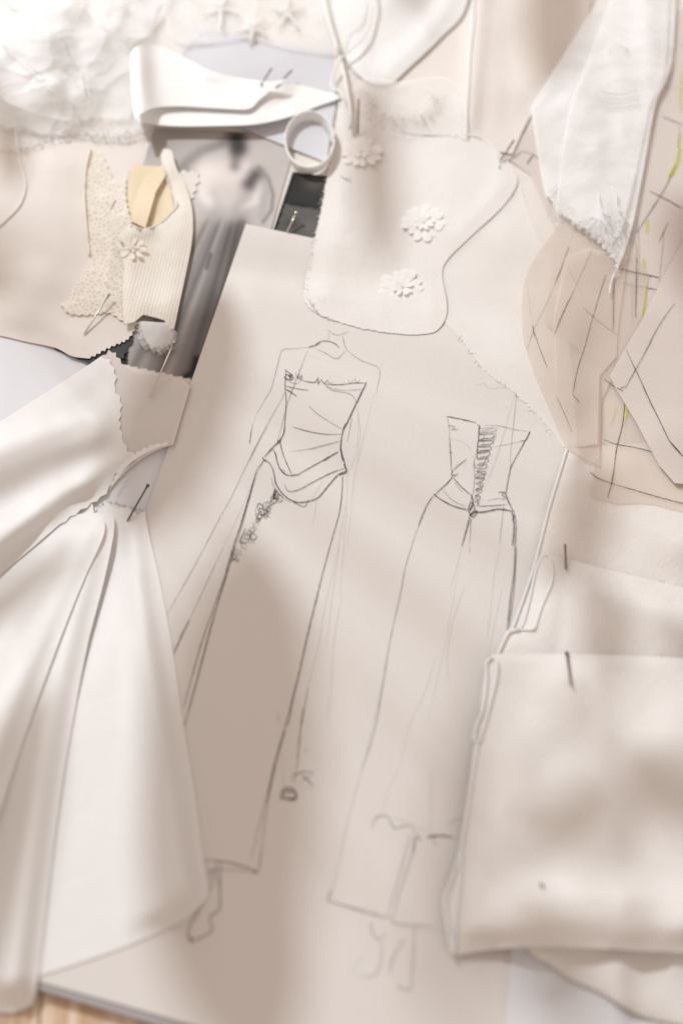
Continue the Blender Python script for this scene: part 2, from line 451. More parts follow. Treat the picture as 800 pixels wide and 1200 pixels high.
QT = [(288, 262), (650, 339), (735, 1345), (-14, 1134)]
def quad(q, dy=0): return [('l', [(a, b + dy) for a, b in q] + [(q[0][0], q[0][1] + dy)])]
o = sheet('white_paper_sheet', quad([(-200, 360), (236, 402), (205, 640), (-200, 640)]), M['paper_white'], res=16, relief=(waves(260, .0004, 8),))
tag(o, 'plain cool white paper sheet under the left pinked satin', 'paper')
o = sheet('backing_board', quad([(300, 340), (650, 400), (735, 1365), (-18, 1141)]), M['board'], res=24, thick=.0028, base=lambda X, Y: np.full(X.shape, .0046))
tag(o, 'thick grey backing board beneath the large sketch sheet', 'board')

# --- black and white wedding dress photograph (flat print)
def g(X, Y, cx, cy, sx, sy, a=0):
    c, s = math.cos(a), math.sin(a); u = (X - cx) * c + (Y - cy) * s; v = -(X - cx) * s + (Y - cy) * c
    return np.exp(-((u / sx) ** 2 + (v / sy) ** 2))
def lerp(v, t, m): return v * (1 - m) + t * m
def bride(X, Y):
    def st(v, val, pts, w0, op=1.0, w1=None, p=2.0):
        D, T_ = pdist(pts, X, Y); return lerp(v, val, op * np.exp(-(D / (w0 + ((w1 or w0) - w0) * T_)) ** p))
    v = np.full(X.shape, .74) - .10 * g(X, Y, 190, 165, 50, 20)
    v = st(v, .72, [(322, 175), (318, 250)], 16, .6)
    v = st(v, .48, [(208, 206), (220, 190), (236, 177), (260, 168)], 9, .75, 6)              # shawl arc behind her
    v = st(v, .44, [(303, 196), (314, 208), (320, 228), (318, 246), (308, 260)], 2.2, .7)    # veil line at the right
    v = st(v, .66, [(307, 200), (312, 225), (306, 252)], 5, .7)
    v = st(v, .60, [(268, 240), (262, 268)], 19, 1.0, 24)
    # skirt
    cx = 262 - (Y - 258) * .36; hw = 27 + (Y - 258) * .20
    ins = 1 / (1 + np.exp(-((hw - np.abs(X - cx)) / 2.5))) / (1 + np.exp(-(Y - 258) / 3))
    a = (X - cx) / np.maximum(hw, 8)
    sk = .50 + .06 * np.sin(a * 12 + 1) + .03 * np.sin(a * 23 + 2) + .12 * (a < -.2) * np.clip(-a, 0, 1) - .16 * np.exp(-((a - .62) / .22) ** 2) + .05 * np.exp(-((a + .05) / .16) ** 2)
    v = lerp(v, sk, ins)
    v = st(v, .40, [(283, 262), (281, 285), (272, 312)], 6, .6, 4); v = st(v, .34, [(247, 298), (242, 314)], 2.2, .8)
    v = st(v, .88, [(244, 202), (262, 203), (284, 204)], 17, 1.0, 14)                        # bodice, sleeves
    v = st(v, .88, [(236, 206), (238, 228), (248, 240)], 9, .9, 7)
    v = st(v, .84, [(268, 205), (266, 240)], 15, .9)
    v = st(v, .86, [(290, 196), (303, 214), (298, 236), (284, 244)], 5, .9)
    v = st(v, .60, [(252, 246), (266, 250), (284, 246)], 9, .45)
    v = st(v, .74, [(266, 222), (266, 245)], 10, .5)
    v = st(v, .30, [(292, 215), (299, 205)], 9, .85)
    v = st(v, .52, [(277, 176), (275, 194)], 7, .9)                                          # neck
    v = st(v, .26, [(277, 163), (279, 172)], 13, 1.0, 11, 2.4)               # hair
    v = st(v, .12, [(213, 445), (226, 436), (230, 420)], 4, .85)
    v = lerp(v, .05, (Y > 396 + (X - 120) * .30) * (X < 150) * .9)
    v = np.clip(v, .02, .9)
    v = np.where((Y > 438 + (X - 195) * .22), .88, v)
    v = v ** 2.2
    return np.stack([v * 1.0, v * .92, v * .88], 1)
o = sheet('bridal_photo_print', quad([(181, 149), (349, 158), (262, 462), (96, 424)]), M['print'], res=2.6, jit=.1, colour=bride, stiff=10, gap=.0006)
tag(o, 'black and white photograph of a bride in a pleated gown, tucked under the lace', 'photo print')
def dark(X, Y):
    v = np.full(X.shape, .055)
    v = lerp(v, .16, g(X, Y, 368, 214, 12, 9)); v = lerp(v, .30, (Y > 240 + (X - 340) * .15) * .62)
    v = lerp(v, .02, g(X, Y, 352, 240, 14, 2.2, .14)); v = lerp(v, .12, g(X, Y, 342, 262, 10, 7)); v = lerp(v, .32, g(X, Y, 362, 265, 8, 8) * .5)
    v = np.where(X < 346.5 - (Y - 202) * .34, .03, v)
    v = v * .5; return np.stack([v, v * .96, v * .92], 1)
o = sheet('dark_photo_print', quad([(343, 201), (398, 208), (392, 292), (318, 276)]), M['print'], res=2.4, jit=.1, colour=dark, gap=.0005)
tag(o, 'small dark photograph with a black bar, behind the top of the sketch sheet', 'photo print')
o = sheet('cool_grey_card', quad([(224, 32), (404, 62), (382, 190), (206, 118)]), M['paper_blue'], res=14, gap=.001)
tag(o, 'pale bluish grey card behind the white ribbon loop', 'card')
o = sheet('black_card', [('l', [(60, 372), (64, 409), (104, 426)]), ('p', [(128, 413), (142, 421), (156, 398)], 1.5), ('l', [(150, 360), (60, 372)])], M['black'], res=12, gap=.0008)
tag(o, 'black card just showing under the pinked edge of the beige swatch', 'card')
o = sheet('beige_swatch', [('s', [(-200, 150), (0, 158), (60, 162), (110, 168), (165, 200)]), ('l', [(168, 300), (160, 380)]), ('p', [(150, 397), (128, 407), (105, 420)], 1.3, 3),
          ('s', [(84, 417), (64, 407), (30, 400), (0, 393), (-100, 372), (-200, 360), (-200, 150)])], M['beige'],
          relief=(waves(110, .0018, 12), ridge([(-60, 330), (60, 390), (150, 398)], 16, .0012), ridge([(70, 180), (60, 300), (20, 380)], 26, .003)), res=7, gap=.0008)
tag(o, 'beige silk swatch at the left with pinked lower corner over black card', 'fabric swatch')

# ------------------------------------------------------------------ sketch sheet
sk = empty('sketch_sheet', P(310, 900, .005), 'large white drawing sheet with two pencilled wedding gowns, front and back', 'drawing')
page = sheet('page', quad(QT), M['paper'], sk, relief=(waves(420, .0007, 4),), res=12, stiff=10, gap=.0008, thick=.0003)
a = T(290, 370, .2125); b = T(260, 500, .2125); c = T(490, 440, .2); d = T(190, 640, .2625); e = T(190, 830, .2625); f = T(370, 900, .2375)
S = []
def s(pts, w_=1.1, m_=None): S.append((pts, w_, m_ or G2))
# front gown: neck and shoulders
s(a([(440, 75), (490, 105), (560, 85)]), .9); s(a([(445, 95), (447, 135)]), .8); s(a([(525, 110), (532, 150), (545, 185)]), .9)
s(a([(370, 160), (400, 140), (440, 137), (480, 150), (505, 175)]), 1.1, G3); s(a([(375, 180), (430, 205), (490, 235), (540, 190)]), .9)
s(a([(400, 145), (370, 162), (335, 172)]), 1.8, G3); s(a([(335, 172), (250, 180), (200, 183), (182, 205), (160, 290), (130, 400), (90, 470), (50, 540)]), .9)
s(a([(50, 540), (30, 600), (12, 700)]), .8, G1); s(a([(27, 595), (12, 705)]), .9, G2)
s(a([(545, 185), (600, 230), (660, 260), (715, 280), (730, 310), (720, 370), (708, 430)]), .8, G2)
s(a([(330, 190), (300, 270), (270, 345), (230, 450), (200, 560), (165, 690)]), .9); s(a([(318, 215), (285, 300), (262, 372), (225, 470)]), .8, G1)
s(a([(330, 215), (370, 228), (400, 238)]), .7, G1)
# bust line scribbles
s(a([(205, 295), (250, 330), (215, 322), (200, 340), (250, 352), (225, 330), (265, 345)]), 1.4, G3)
s(a([(265, 312), (275, 345), (282, 318), (290, 350), (300, 320), (296, 355), (268, 330)]), 1.2, G3)
s(a([(205, 345), (260, 375), (290, 360)]), 1.0); s(a([(300, 355), (345, 365), (375, 363), (390, 340), (388, 378), (405, 350), (420, 372), (440, 355), (450, 372), (470, 370)]), 1.2, G3)
s(a([(420, 372), (460, 378), (520, 378), (580, 370), (655, 368)]), 1.1, G3); s(a([(555, 350), (565, 375), (590, 345), (600, 368), (622, 350)]), .9)
s(a([(205, 385), (280, 402), (335, 410)]), 1.0, G3); s(a([(210, 402), (240, 420), (270, 442)]), 1.3, G3); s(a([(210, 300), (206, 400), (212, 470), (200, 650)]), 1.0, G3)
s(a([(425, 380), (470, 400), (540, 410), (640, 405)]), 1.0); s(a([(430, 385), (470, 410), (560, 428), (590, 455), (598, 480)]), 1.1)
s(a([(655, 368), (620, 440), (580, 520), (545, 595), (525, 630)]), 1.6, G3); s(a([(650, 372), (600, 478), (565, 560), (548, 600)]), 1.0)
s(a([(575, 560), (560, 640), (548, 695)]), 1.0); s(a([(600, 500), (620, 620), (612, 730), (608, 800)]), .8, G1)
s(a([(525, 630), (515, 690), (512, 740), (525, 800)]), 1.4, G3); s(a([(545, 590), (530, 615), (522, 655)]), 1.8, G3)
# gathered folds on the bodice
s(a([(335, 495), (400, 550), (520, 625)]), 1.0); s(a([(250, 612), (330, 635), (430, 652), (520, 652)]), .9, G3); s(a([(240, 748), (330, 735), (430, 710), (515, 688)]), .9)
s(a([(330, 740), (430, 715), (505, 692)]), .8); s(a([(415, 800), (455, 775), (497, 750)]), 1.2, G3)
# hip basque
s(b([(345, 0), (340, 35), (320, 70), (275, 120), (235, 165)]), 1.7, G3); s(b([(305, 70), (312, 95), (325, 68)]), 1.9, G3)
s(b([(318, 75), (340, 160), (385, 265)]), 1.2, G3); s(b([(275, 120), (295, 145), (310, 210), (345, 260), (395, 272)]), 1.1, G3); s(b([(285, 130), (320, 235), (370, 268)]), 1.0)
s(b([(410, 268), (520, 205), (640, 138)]), 1.3, G3); s(b([(385, 268), (430, 262)]), 1.3, G3)
s(b([(225, 180), (262, 200), (285, 250), (300, 320), (350, 385), (410, 415), (470, 412), (530, 390), (590, 320), (640, 265), (682, 245)]), 1.6, G3)
s(b([(390, 415), (455, 440), (475, 405)]), 1.1, G3); s(b([(345, 320), (365, 355), (420, 348), (500, 305), (600, 255), (675, 228)]), 1.1, G3)
s(b([(658, 60), (655, 120), (668, 170), (682, 235)]), 1.3, G3); s(b([(672, 205), (685, 248), (645, 265)]), 1.9, G3); s(b([(560, 290), (525, 350), (490, 405)]), .8, G1)
s(b([(272, 280), (285, 330), (330, 385), (380, 420)]), 1.0)
s(b([(222, 165), (232, 188), (245, 178)]), 2.0, G4); s(b([(522, 390), (515, 460), (500, 545)]), 1.0, G1)
s(b([(325, 235), (345, 240), (335, 250), (355, 248)]), 1.2)
s(b([(160, 20), (150, 90)]), .9)
# lace trim scribble down the left hip
rr = random.Random(5)
for (px, py, n_) in ((300, 380, 8), (265, 430, 7), (225, 470, 9), (310, 400, 6), (285, 410, 7), (255, 455, 8), (245, 480, 6), (215, 440, 5), (205, 490, 7), (185, 540, 6), (170, 600, 6), (150, 590, 7), (120, 650, 6), (110, 620, 5), (80, 735, 5), (200, 510, 5), (165, 570, 8), (145, 610, 5), (95, 690, 5), (70, 720, 6), (325, 390, 5), (240, 440, 6)):
    pts = []
    for k in range(n_): th = k * 1.9 + rr.random(); rad = 8 + 20 * rr.random(); pts.append((px + rad * math.cos(th), py + rad * 1.15 * math.sin(th)))
    s(b(pts), .9, G3 if rr.random() < .5 else G2)
s(b([(290, 340), (285, 400), (300, 345)]), 1.6, G4); s(b([(190, 520), (185, 460), (210, 420), (235, 440)]), .8); s(b([(140, 640), (100, 640), (130, 560)]), 1.1, G3); s(b([(100, 635), (180, 640)]), 1.0)
# skirt
s(b([(228, 188), (190, 245), (165, 330), (130, 450), (100, 550), (60, 670), (20, 800)]), 1.5, G3); s(b([(225, 195), (185, 280), (150, 400), (110, 545), (75, 650), (40, 750), (28, 800)]), 1.0)
s(b([(665, 270), (658, 400), (640, 500), (600, 640), (570, 750), (558, 800)]), 1.1, G3)
s(a([(210, 415), (150, 525), (80, 650), (10, 800)]), 1.0)
s(b([(250, 0), (170, 140), (60, 370), (0, 480)]), 1.0)
s(d([(190, 0), (110, 150), (20, 305)]), .9); s(d([(275, 0), (190, 180), (110, 355), (55, 480)]), 1.0); s(d([(120, 330), (85, 400), (52, 478)]), 1.4, G3); s(d([(80, 390), (55, 425), (50, 470)]), .7, G1)
s(d([(325, 0), (240, 245), (170, 450), (95, 720)]), 1.1, G3); s(d([(325, 10), (255, 230), (215, 370), (160, 580), (100, 800)]), 1.5, G3)
s(d([(340, 0), (310, 70), (330, 45), (355, 20)]), 1.0)
s(d([(748, 0), (725, 85)]), 1.0); s(d([(727, 75), (690, 225), (650, 390), (610, 570), (580, 690), (555, 800)]), 1.6, G3); s(d([(600, 600), (580, 700), (565, 800)]), 1.1)
s(d([(790, 0), (730, 250), (700, 430), (650, 640), (622, 800)]), .9, G1); s(d([(650, 630), (622, 800)]), 1.0); s(d([(798, 240), (770, 400), (755, 600), (735, 800)]), .8, G1); s(d([(512, 740), (520, 800)]), .9, G1)
s([(404, 590), (397, 640), (389, 700), (382, 760)], .8, G1); s([(408, 540), (404, 620), (398, 700)], .7, G1)
s([(438, 462), (424, 520), (415, 560), (407, 640)], .7, G1); s([(420, 480), (417, 530), (405, 560)], .7, G1)
s(e([(575, 0), (530, 160), (490, 320), (440, 500), (395, 680)]), 1.5, G2); s(e([(560, 30), (515, 200), (480, 370), (460, 500), (430, 730)]), 1.3, G2); s(e([(550, 100), (500, 250), (465, 420)]), 1.2, G3)
s(e([(515, 20), (530, 70)]), .8, G1); s(e([(628, 0), (612, 140), (600, 280)]), 1.2, G3); s(e([(580, 290), (605, 292), (580, 325), (600, 328)]), 1.4)
s(e([(640, 185), (642, 195)]), 2.2, G3); s(e([(535, 200), (540, 360)]), .8, G1); s(e([(525, 400), (540, 368), (590, 375), (592, 405), (525, 402)]), 1.9, G3); s(e([(535, 378), (590, 405)]), 1.2); s(e([(555, 368), (575, 378)]), 2.2, G3)
s(e([(615, 330), (675, 292)]), 1.2); s(e([(640, 310), (672, 345)]), 1.0); s(e([(600, 350), (670, 355), (678, 325)]), .9, G1)
# hem and shoe
s(e([(185, 678), (300, 690), (425, 728)]), 1.5, G3); s(e([(190, 728), (300, 722), (425, 735)]), 1.3, G2); s(e([(408, 730), (425, 735)]), 4.0, G3); s(e([(445, 630), (432, 725)]), 1.1)
s(e([(262, 685), (258, 780), (255, 895), (220, 925), (215, 960), (222, 995), (130, 1040), (118, 985), (165, 900), (205, 830)]), 1.6, G3)
s(e([(245, 690), (232, 750), (215, 815), (200, 760), (240, 700)]), 1.5); s(e([(190, 690), (225, 740), (205, 790)]), 1.2); s(e([(128, 1020), (132, 1052)]), 2.0, G3); s(e([(240, 690), (250, 800)]), 1.2)
# back view gown
s(c([(165, 238), (240, 252), (340, 275)]), 1.4, G3); s(c([(168, 240), (180, 300), (182, 360)]), .9); s(c([(172, 292), (215, 298), (195, 318), (235, 312)]), 1.1, G3)
s(c([(182, 360), (188, 450), (192, 540)]), 1.1, G3); s(c([(190, 372), (245, 382), (290, 410), (310, 438)]), .8, G1); s(c([(180, 450), (200, 453)]), 1.2, G3)
s(c([(385, 290), (480, 295), (560, 315), (640, 325)]), .9); s(c([(655, 325), (610, 410), (560, 500), (540, 545), (525, 620), (512, 690)]), 1.5, G3); s(c([(650, 330), (630, 378), (600, 380)]), 1.2, G3); s(c([(628, 378), (560, 395), (470, 412), (430, 418)]), .9, G2)
s(c([(575, 110), (562, 240), (545, 400), (535, 560)]), .9); s(c([(572, 105), (578, 125)]), 2.0); s(c([(560, 120), (530, 230), (490, 380), (440, 520), (380, 680)]), .7, G1); s(c([(505, 320), (470, 450), (420, 600)]), .7, G1)
s(c([(380, 40), (420, 75), (470, 70), (540, 72)]), .9, G1); s(c([(335, 55), (400, 45)]), .7, G1); s(c([(560, 120), (600, 150), (680, 175), (720, 200)]), .7, G1)
# lacing up the centre back
s(c([(355, 285), (352, 360), (345, 430), (345, 490)]), 1.4, G3); s(c([(460, 300), (445, 380), (430, 400)]), 1.0); s(c([(345, 285), (362, 295), (350, 330), (370, 340)]), 1.1, G3)
lac = []
for k in range(13):
    y = 310 + k * 36; lx = 358 - k * 2.6; rx = 448 - k * 8; lac += [(lx, y), (rx, y - 8 + 8 * rr.random()), (rx + 4, y + 10), (rx - 14, y + 20), (lx + 22, y + 22)]
s(c(lac), 1.1, G3)
s(c([(355, 330), (400, 318), (440, 310)]), 1.0); s(c([(355, 372), (400, 380), (440, 370)]), 1.0); s(c([(385, 340), (380, 400)]), .9); s(c([(435, 350), (440, 400)]), 1.0)
s(c([(345, 440), (420, 435)]), 1.0); s(c([(325, 500), (335, 540), (370, 535), (390, 500), (410, 470)]), 1.0, G3); s(c([(330, 590), (350, 570), (390, 580), (380, 605), (330, 600)]), 1.1, G3)
s(c([(345, 640), (375, 650), (365, 670), (330, 680)]), 1.0, G3)
s(c([(345, 430), (325, 520), (330, 600), (320, 680), (300, 760), (300, 830)]), 1.0, G2)
s(c([(290, 785), (310, 740), (330, 780), (300, 820), (345, 790), (320, 830), (290, 790)]), 1.6, G3); s(c([(310, 700), (320, 745), (300, 790), (318, 760)]), 2.0, G4)
s(c([(350, 685), (330, 720), (345, 750), (365, 712), (340, 700), (350, 760)]), 1.0, G2)
# waist
s(c([(190, 545), (200, 560), (192, 580), (210, 585), (232, 575)]), 1.3, G3); s(c([(205, 555), (240, 520), (282, 490)]), 1.1, G3); s(c([(200, 590), (170, 630), (130, 665), (95, 700)]), 1.4, G3)
s(c([(200, 592), (250, 650), (310, 702)]), 1.1, G3); s(c([(205, 620), (260, 685)]), .8); s(c([(140, 665), (200, 730), (280, 770)]), .8); s(c([(95, 698), (130, 725), (200, 762), (290, 788)]), 1.4, G3)
s(c([(90, 692), (105, 708)]), 2.4, G4)
s(c([(320, 800), (390, 798), (470, 782), (560, 795)]), 2.0, G4); s(c([(350, 765), (430, 762), (515, 755)]), 1.1, G3); s(c([(400, 732), (460, 722), (500, 718)]), .9); s(c([(465, 683), (510, 685), (490, 700), (512, 715), (488, 732)]), 1.3, G3)
s(c([(510, 690), (530, 745), (555, 790)]), 1.8, G3); s(c([(300, 830), (280, 910), (255, 1000)]), 1.6, G3); s(c([(305, 830), (305, 900), (300, 990)]), 1.0); s(c([(315, 835), (300, 880)]), 1.0)
s(c([(88, 702), (50, 760), (20, 830), (0, 880)]), 1.3, G3); s(c([(500, 760), (490, 850), (475, 990)]), .9, G2)
s(c([(548, 790), (560, 880), (552, 1000)]), 1.7, G3); s(c([(560, 795), (572, 880), (566, 1000)]), 1.3, G3); s(c([(545, 800), (560, 830), (550, 850)]), 1.4, G3)
# back skirt
s([(490, 616), (476, 660), (468, 700), (455, 760), (440, 850), (424, 900)], 1.3, G2); s([(424, 900), (408, 960), (397, 1010), (386, 1056)], 1.4, G1); s([(455, 770), (437, 850), (424, 905)], .9, G1)
s([(541, 640), (534, 668), (527, 690)], .9, G1); s([(550, 640), (550, 648)], .8); s([(545, 685), (530, 730), (524, 770), (525, 800)], .9, G1); s([(510, 770), (498, 810), (480, 850), (468, 900)], .8, G1); s([(467, 900), (456, 925), (447, 955)], .9, G1)
s([(586, 640), (578, 680), (574, 720), (570, 750)], .9, G1); s([(603, 640), (602, 670), (598, 700), (594, 738)], 1.5, G3); s([(605, 640), (602, 690), (596, 735)], 1.1, G3); s([(505, 900), (505, 940), (504, 972)], 1.1, G1)
s([(539, 660), (520, 760), (500, 850)], .6, G1)
s([(588, 690), (574, 760), (560, 840), (551, 880), (545, 920)], .9, G1)
s(f([(275, 300), (295, 245), (340, 235), (365, 255), (385, 298), (440, 285), (470, 290), (490, 320)]), 1.4, G2); s(f([(300, 240), (308, 250)]), 3.0, G2); s(f([(385, 248), (450, 272), (520, 300), (560, 310)]), 1.0, G1)
s(f([(545, 342), (610, 335), (675, 342)]), 2.4, G3); s(f([(675, 342), (730, 350)]), 1.3, G1); s(f([(565, 320), (578, 350), (595, 388)]), 1.4, GP); s(f([(500, 335), (512, 360), (505, 330)]), 2.2, G2)
s(f([(650, 285), (690, 255), (735, 262)]), 1.3, GP)
s(f([(488, 315), (482, 400), (440, 530), (400, 660), (385, 740)]), 1.4, G2); s(f([(465, 330), (420, 500), (380, 640), (350, 735)]), 1.3, G2); s(f([(488, 340), (480, 420)]), 2.2, G2)
s(f([(60, 655), (150, 685), (260, 720), (350, 742)]), 2.2, GP); s(f([(110, 672), (260, 708), (340, 735)]), 1.3, GP); s(f([(75, 600), (58, 650), (68, 665)]), 2.0, GP); s(f([(345, 738), (378, 735), (382, 765), (470, 775), (600, 785)]), 1.9, GP); s(f([(380, 770), (480, 795), (620, 815)]), 1.1, G1)
s(f([(275, 755), (270, 785), (300, 845), (345, 820)]), 2.0, GP); s(f([(300, 848), (322, 858)]), 2.0, GP); s(f([(320, 860), (322, 950), (300, 1010), (260, 1035), (210, 1028)]), 1.4, G2); s(f([(255, 905), (200, 970), (175, 1030)]), 1.5, G1)
s(f([(425, 865), (395, 910), (370, 970), (368, 1020)]), 1.5, G2); s(f([(415, 858), (435, 855)]), 2.6, G2); s(f([(485, 785), (480, 930), (470, 1090)]), 1.6, GP); s(f([(400, 1070), (430, 1092), (475, 1095)]), 2.0, G2)
s([(261, 600), (250, 621), (240, 640)], 1.0); s([(262, 640), (280, 602), (298, 560)], .8, G1); s([(332, 936), (346, 937), (345, 926), (334, 923), (331, 936)], 1.6, G4); s([(341, 912), (352, 905), (368, 905)], 1.1, G3); s([(352, 905), (366, 921)], 1.2, G3)
strokes('pencil_drawing', S, page)

# ------------------------------------------------------------------ organza and textured cloth
def fray(parent, pts, n, length, mat_, rad=.00012, seed=1, side=1, lift=.0008, name='frayed_threads', dz=.0003):
    r = random.Random(seed); q = np.array(spline(pts, 2)); paths = []
    for _ in range(n):
        i = r.randrange(1, len(q) - 1); t = q[i + 1] - q[i - 1]; t /= np.hypot(*t) + 1e-9; nn = np.array((-t[1], t[0])) * side
        L_ = length * (.3 + r.random()); p0 = q[i] - nn * length * .4; dr = nn + t * (r.random() - .5) * 1.4; pth = [p0]
        for k in range(5):
            dr = dr + np.array((r.random() - .5, r.random() - .5)) * .7; pth.append(pth[-1] + dr / (np.hypot(*dr) + 1e-9) * L_ / 5)
        pp = np.array(pth); z = samp(H, pp[:, 0], pp[:, 1]) + dz + np.array([lift * r.random() * k / 5 for k in range(6)])
        paths.append([Vector(v) for v in PN(pp[:, 0], pp[:, 1], z)])
    return tubes(name, paths, rad, mat_, parent, 3, kind='stuff')

org = empty('ivory_organza_swatch', P(580, 380, .007), 'sheer ivory organza with frayed edge, between the embroidered swatch and pattern tissue', 'fabric swatch')
sheet('fabric', [('s', [(480, 200), (560, 150), (602, 195), (616, 240), (632, 284), (650, 320), (668, 420), (675, 530), (664, 528)]), ('f', [(640, 498), (604, 462), (566, 432), (545, 404), (523, 380)], 1.1), ('s', [(500, 340), (480, 200)])],
      M['organza'], org, relief=(waves(120, .0014, 21), ridge([(600, 230), (560, 330), (640, 470)], 26, .0015)), res=7, gap=.0003)
fray(org, [(664, 528), (604, 462), (566, 432), (545, 404), (523, 380)], 12, 7, M['thread'], seed=3, side=1)

cr = empty('textured_crepe_cloth', P(720, 620, .006), 'textured cream crepe under the upper folded swatch, white thread edge at its left', 'cloth')
cse = [(664, 526), (655, 556), (643, 596), (632, 640), (624, 670), (600, 738), (575, 800)]
sheet('fabric', [('l', [(1000, 500), (664, 526)]), ('s', cse[1:]), ('l', [(560, 1095), (1000, 1095), (1000, 500)])], M['crepe'], cr, relief=(waves(120, .0030, 33),), res=6, gap=.001, lift=.001, edge=(8, .0015))
tubes('edge_thread', [on(cse, .0004, A=LASTZ[0])], .0008, M['thread'], cr)

# ------------------------------------------------------------------ pattern papers at the right
u = T(600, 380, .25); v8 = T(500, 280, .375); q4 = T(600, 0, .275)
pD = empty('marked_pattern_paper', P(760, 260, .006), 'pinkish pattern paper with pencil grid and green marks, along the right edge', 'pattern paper')
pg = sheet('paper', [('l', [(590, 182), (640, 128), (700, 96), (760, 20), (1000, -40), (1000, 470), (760, 470), (640, 380), (652, 270), (622, 205), (590, 182)])], M['tissue_pink'], pD, relief=(waves(200, .0012, 41),), res=12)
strokes('pencil_line', [
    (q4([(640, 495), (727, 530)]), 1.4, G3), (q4([(712, 530), (712, 640), (700, 690)]), 1.2, G2), (q4([(700, 690), (650, 800), (530, 990)]), 1.5, G3), (q4([(585, 812), (660, 850), (727, 888)]), 1.6, G3),
    (q4([(665, 945), (645, 985), (625, 1030)]), 1.4, G3), (q4([(645, 985), (640, 1060), (625, 1200)]), 1.2, G2), (q4([(532, 920), (540, 1060), (538, 1200)]), 1.2, G2), (q4([(450, 1145), (540, 1163), (625, 1182)]), 1.4, G3),
    (q4([(638, 370), (727, 375)]), 1.0, G1), (q4([(30, 640), (85, 655), (130, 690)]), 1.6, G2), (q4([(90, 655), (62, 698)]), 1.8, G3), (q4([(695, 160), (727, 200)]), 1, G1),
    ([(740, 330), (741, 380)], 1.2, G3), ([(745, 315), (744, 372)], 1.4, G3), ([(718, 322), (717, 385)], 1.4, G3), ([(718, 330), (775, 340)], 1.2, G3), ([(720, 250), (722, 320)], 1.1, G2)], pg)
strokes('green_mark', [(q4([(727, 300), (715, 400), (720, 480)]), 3.0, GR), (q4([(715, 560), (705, 620), (727, 640)]), 3.4, GR), (q4([(710, 640), (705, 690), (675, 745)]), 5.0, GR), (q4([(700, 700), (665, 750), (690, 740)]), 4.0, GR),
    (q4([(575, 930), (572, 990)]), 4.5, GR), (q4([(560, 1100), (562, 1200)]), 4.5, GR), ([(757, 330), (752, 390)], 4.5, GR), ([(722, 545 - 70), (716, 500)], 3, GR)], pg, dz=.0003)

pC = empty('pattern_tissue_corner', P(740, 520, .007), 'translucent pattern tissue with crossed pencil lines, above the crepe cloth', 'pattern paper')
tc = sheet('paper', [('l', [(702, 440), (700, 500), (691, 580), (722, 590)]), ('s', [(760, 590), (810, 602), (1000, 640)]), ('l', [(1000, 440), (780, 400), (702, 440)])], M['tissue'], pC, relief=(waves(160, .001, 45),), res=10)
strokes('pencil_line', [(u([(530, 350), (515, 480), (490, 580), (470, 720), (447, 815)]), 1.9, G4), (u([(430, 540), (490, 562), (580, 578), (665, 600)]), 1.7, G3), (u([(365, 690), (400, 720), (465, 745)]), 1.6, G3), (u([(465, 745), (600, 785), (760, 830), (900, 860)]), 1.6, G3)], tc)
strokes('green_mark', [(u([(540, 380), (520, 470)]), 3.4, GR), (u([(476, 690), (468, 750)]), 2.6, GR)], tc, dz=.0003)

pA = empty('curved_pattern_tissue', P(670, 420, .009), 'rounded sheet of brown translucent pattern tissue with long pencil lines', 'pattern paper')
ta = sheet('paper', [('s', [(650, 262), (625, 300), (612, 330), (609, 365), (613, 400), (626, 440), (642, 478), (658, 515), (664, 526), (690, 540)]), ('l', [(702, 546), (704, 470), (722, 432), (752, 372), (760, 320)]), ('s', [(735, 285), (700, 262), (650, 262)])], M['tissue'], pA, relief=(waves(110, .0016, 51), ridge([(612, 330), (611, 400), (660, 520)], 12, .002)), res=7, gap=.0008)
sheet('inner_layer', [('l', [(662, 300), (690, 290), (735, 300), (724, 385), (722, 418), (702, 440), (700, 520), (676, 524), (650, 450), (648, 370), (662, 300)])], M['tissue'], pA, res=10, gap=.0006)
strokes('pencil_line', [(v8([(445, 20), (420, 90), (400, 140)]), 1.5, G3), (v8([(400, 140), (370, 210), (330, 290), (322, 320)]), 1.0, G2), (v8([(520, 25), (490, 90), (460, 160)]), 1.1, G2), (v8([(460, 160), (430, 220), (395, 305)]), 1.6, G3),
    (v8([(560, 110), (540, 170), (520, 240)]), 1.3, G3), (v8([(520, 235), (495, 330), (470, 410), (455, 485)]), 1.5, G3), (v8([(455, 485), (478, 512)]), 1.3, G3), (v8([(490, 215), (540, 260), (600, 302)]), 1.3, G2), (v8([(440, 90), (490, 180)]), .9, G1),
    (v8([(315, 150), (320, 200), (335, 290)]), .9, G1), (v8([(335, 290), (352, 340), (375, 400)]), 1.1, G3), (v8([(405, 490), (455, 605)]), 1.3, G2), (v8([(330, 295), (312, 345)]), 1.0, G2), (v8([(330, 270), (335, 305)]), 1.6, G3),
    (v8([(585, 120), (582, 285)]), 1.5, G3), (v8([(655, 20), (655, 100), (652, 245)]), 1.5, G3), (v8([(600, 92), (650, 103), (722, 118)]), 1.4, G3)], pA, dz=.0004)

